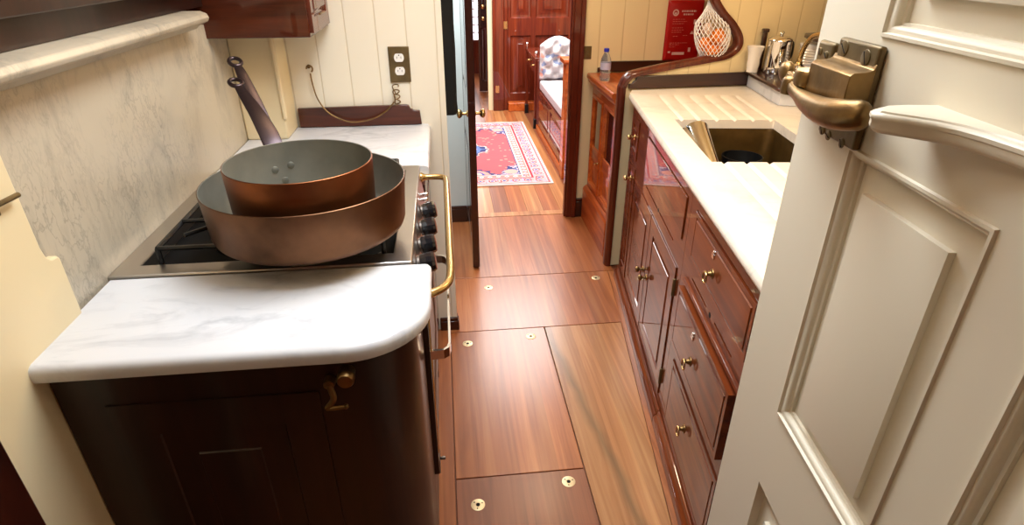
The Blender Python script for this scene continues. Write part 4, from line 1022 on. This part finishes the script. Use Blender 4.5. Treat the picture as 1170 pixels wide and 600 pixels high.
# case: profile in (n, b) extruded along a, with fillet into plate
m = MB(O); prof = [(.008, 1.354), (.010, 1.349), (.013, 1.3475), (.018, 1.3465), (.028, 1.346), (.032, 1.343), (.033, 1.312), (.030, 1.304), (.008, 1.300)]
m.loops([[(DX-n, a, b) for n, b in prof] for a in (.588, .672)]); m.build('case', BRASS_O, lt, bevel=.0035, seg=3)
m = MB(O); slab(m, .670, .708, 1.310, 1.328, .006, .034); m.build('bolt_housing', BRASS_O, lt, bevel=.005, seg=3)
m = MB(O); m.lathe([(.019, -.010), (.020, -.006), (.020, .004), (.0185, .0065), (.0001, .007)], (DX-.020, .684, 1.326), (0, 0, 1), n=28); m.build('cap_disc', BRASS_O, lt, smooth=50)
# lever: flattened spoon
pts = spline([(.712, .030, 1.312), (.695, .035, 1.310), (.67, .038, 1.307), (.64, .040, 1.305), (.605, .040, 1.305), (.575, .036, 1.309), (.550, .026, 1.315)], 5)
N = len(pts); m = MB(O)
rads = []
for i in range(N):
    f = i/(N-1)
    rads.append(.0075+.001*math.cos(f*6) if f < .3 else .0075+.0078*math.sin(min(1, (f-.3)/.62)*math.pi*.62)*(1 if f < .93 else math.sqrt(max(0.02, (1-f)/.07))))
m.tube([(DX-p[1], p[0], p[2]) for p in pts], rads, 16, flat=(.72, 1.0)); m.build('lever', BRASS_O, lt, smooth=70)
m = MB(O); m.lathe([(.012, 0), (.013, .003), (.012, .016), (.009, .020), (.0001, .021)], (DX-.030, .708, 1.302), (0, 0, 1), n=20); m.build('pivot', BRASS_O, lt, smooth=50)
m = MB(O); m.ball((DX-.028, .735, 1.322), .016, 16, (.5, .9, .8)); m.tube([(DX-.030, .70, 1.318), (DX-.028, .73, 1.322)], .005, 8); m.build('thumb_piece', BRASS_O, lt, smooth=70)

# ================================================================== CEILING, SKYLIGHTS
def ceil_piece(x0, x1, y0, y1): 
    m.box(x0, x1, y0, y1, 1.95, 2.0)
m = MB((0, 1, 1.95))
# openings: galley hatch, cabin skylight
A = (-.30, .32, .72, 1.55); B = (.30, .80, 4.0, 0); 
H1 = (-.32, .30, .75, 1.60); H2 = (-.7, .9, 4.0, 5.8)
X0, X1 = -1.9, 2.4
for (x0, x1, y0, y1) in [(X0, X1, -1.4, H1[2]), (X0, H1[0], H1[2], H1[3]), (H1[1], X1, H1[2], H1[3]), (X0, X1, H1[3], H2[2]), (X0, H2[0], H2[2], H2[3]), (H2[1], X1, H2[2], H2[3]), (X0, X1, H2[3], 9.4)]:
    ceil_piece(x0, x1, y0, y1)
struct(m.build('ceiling', CREAM, frame=WF))
for nme, H in (('trim_10', H1), ('trim_11', H2)):
    m = MB((H[0], H[2], 1.95))
    m.box(H[0]-.04, H[0], H[2]-.04, H[3]+.04, 1.93, 2.10); m.box(H[1], H[1]+.04, H[2]-.04, H[3]+.04, 1.93, 2.10)
    m.box(H[0], H[1], H[2]-.04, H[2], 1.93, 2.10); m.box(H[0], H[1], H[3], H[3]+.04, 1.93, 2.10); struct(m.build(nme, MAH_OR, frame=WF, bevel=.004))

# ------------------------------------------------------------------ lights
def area(name, loc, size, power, col, rot=(0, 0, 0), spread=None):
    l = bpy.data.lights.new(name, 'AREA'); l.shape = 'RECTANGLE'; l.size, l.size_y = size; l.energy = power; l.color = col
    if spread: l.spread = rad(spread)
    o = bpy.data.objects.new(name, l); COL.objects.link(o); o.location = loc; o.rotation_euler = rot; return o
area('galley_skylight', (-.01, 1.175, 2.09), (.60, .82), 26, (.86, .94, 1.0))
area('cabin_skylight', (.1, 4.9, 2.09), (1.55, 1.75), 135, (1.0, .96, .93))
area('far_window_light', PF.w(.6, 8.0, 1.3), (.6, 1.0), 25, (1, 1, 1), (rad(-90), 0, 0))
def bulb(name, loc, power, col, r=.06):
    l = bpy.data.lights.new(name, 'POINT'); l.energy = power; l.color = col; l.shadow_soft_size = r
    o = bpy.data.objects.new(name, l); COL.objects.link(o); o.location = loc
warm = (1.0, .80, .56)
bulb('galley_lamp', (.85, 1.75, 1.82), 13.5, warm, .08)
bulb('cupboard_fill', (.20, 2.85, 1.86), 10, warm, .08)  # added fill, placed so it brightens the cupboard face
bulb('port_lamp', (-.45, 1.7, 1.86), 2.6, (1, .74, .44), .07)
area('passage_wall_fill', (-.44, 2.85, 1.94), (.30, .6), 26, (.86, .95, 1.0))  # added fill to brighten the pale passage wall; ceiling is closed above it
bulb('entry_fill', (-.3, .50, 1.84), 2.6, (1, .90, .78), .12)  # added fill light for the foreground door, no fitting there
wd = bpy.data.worlds.new('world'); S.world = wd; wd.use_nodes = True
wd.node_tree.nodes['Background'].inputs['Color'].default_value = (.75, .87, 1, 1); wd.node_tree.nodes['Background'].inputs['Strength'].default_value = 1.2

# ------------------------------------------------------------------ camera
cam = bpy.data.cameras.new('camera'); co = bpy.data.objects.new('camera', cam); COL.objects.link(co)
cam.sensor_width = 36; cam.sensor_fit = 'HORIZONTAL'; cam.lens = 36*671/1170
pitch = math.atan(355/671)
co.location = (0, 0, 1.45); co.rotation_euler = (math.pi/2-pitch, 0, 0)
cam.clip_start = .02
S.camera = co
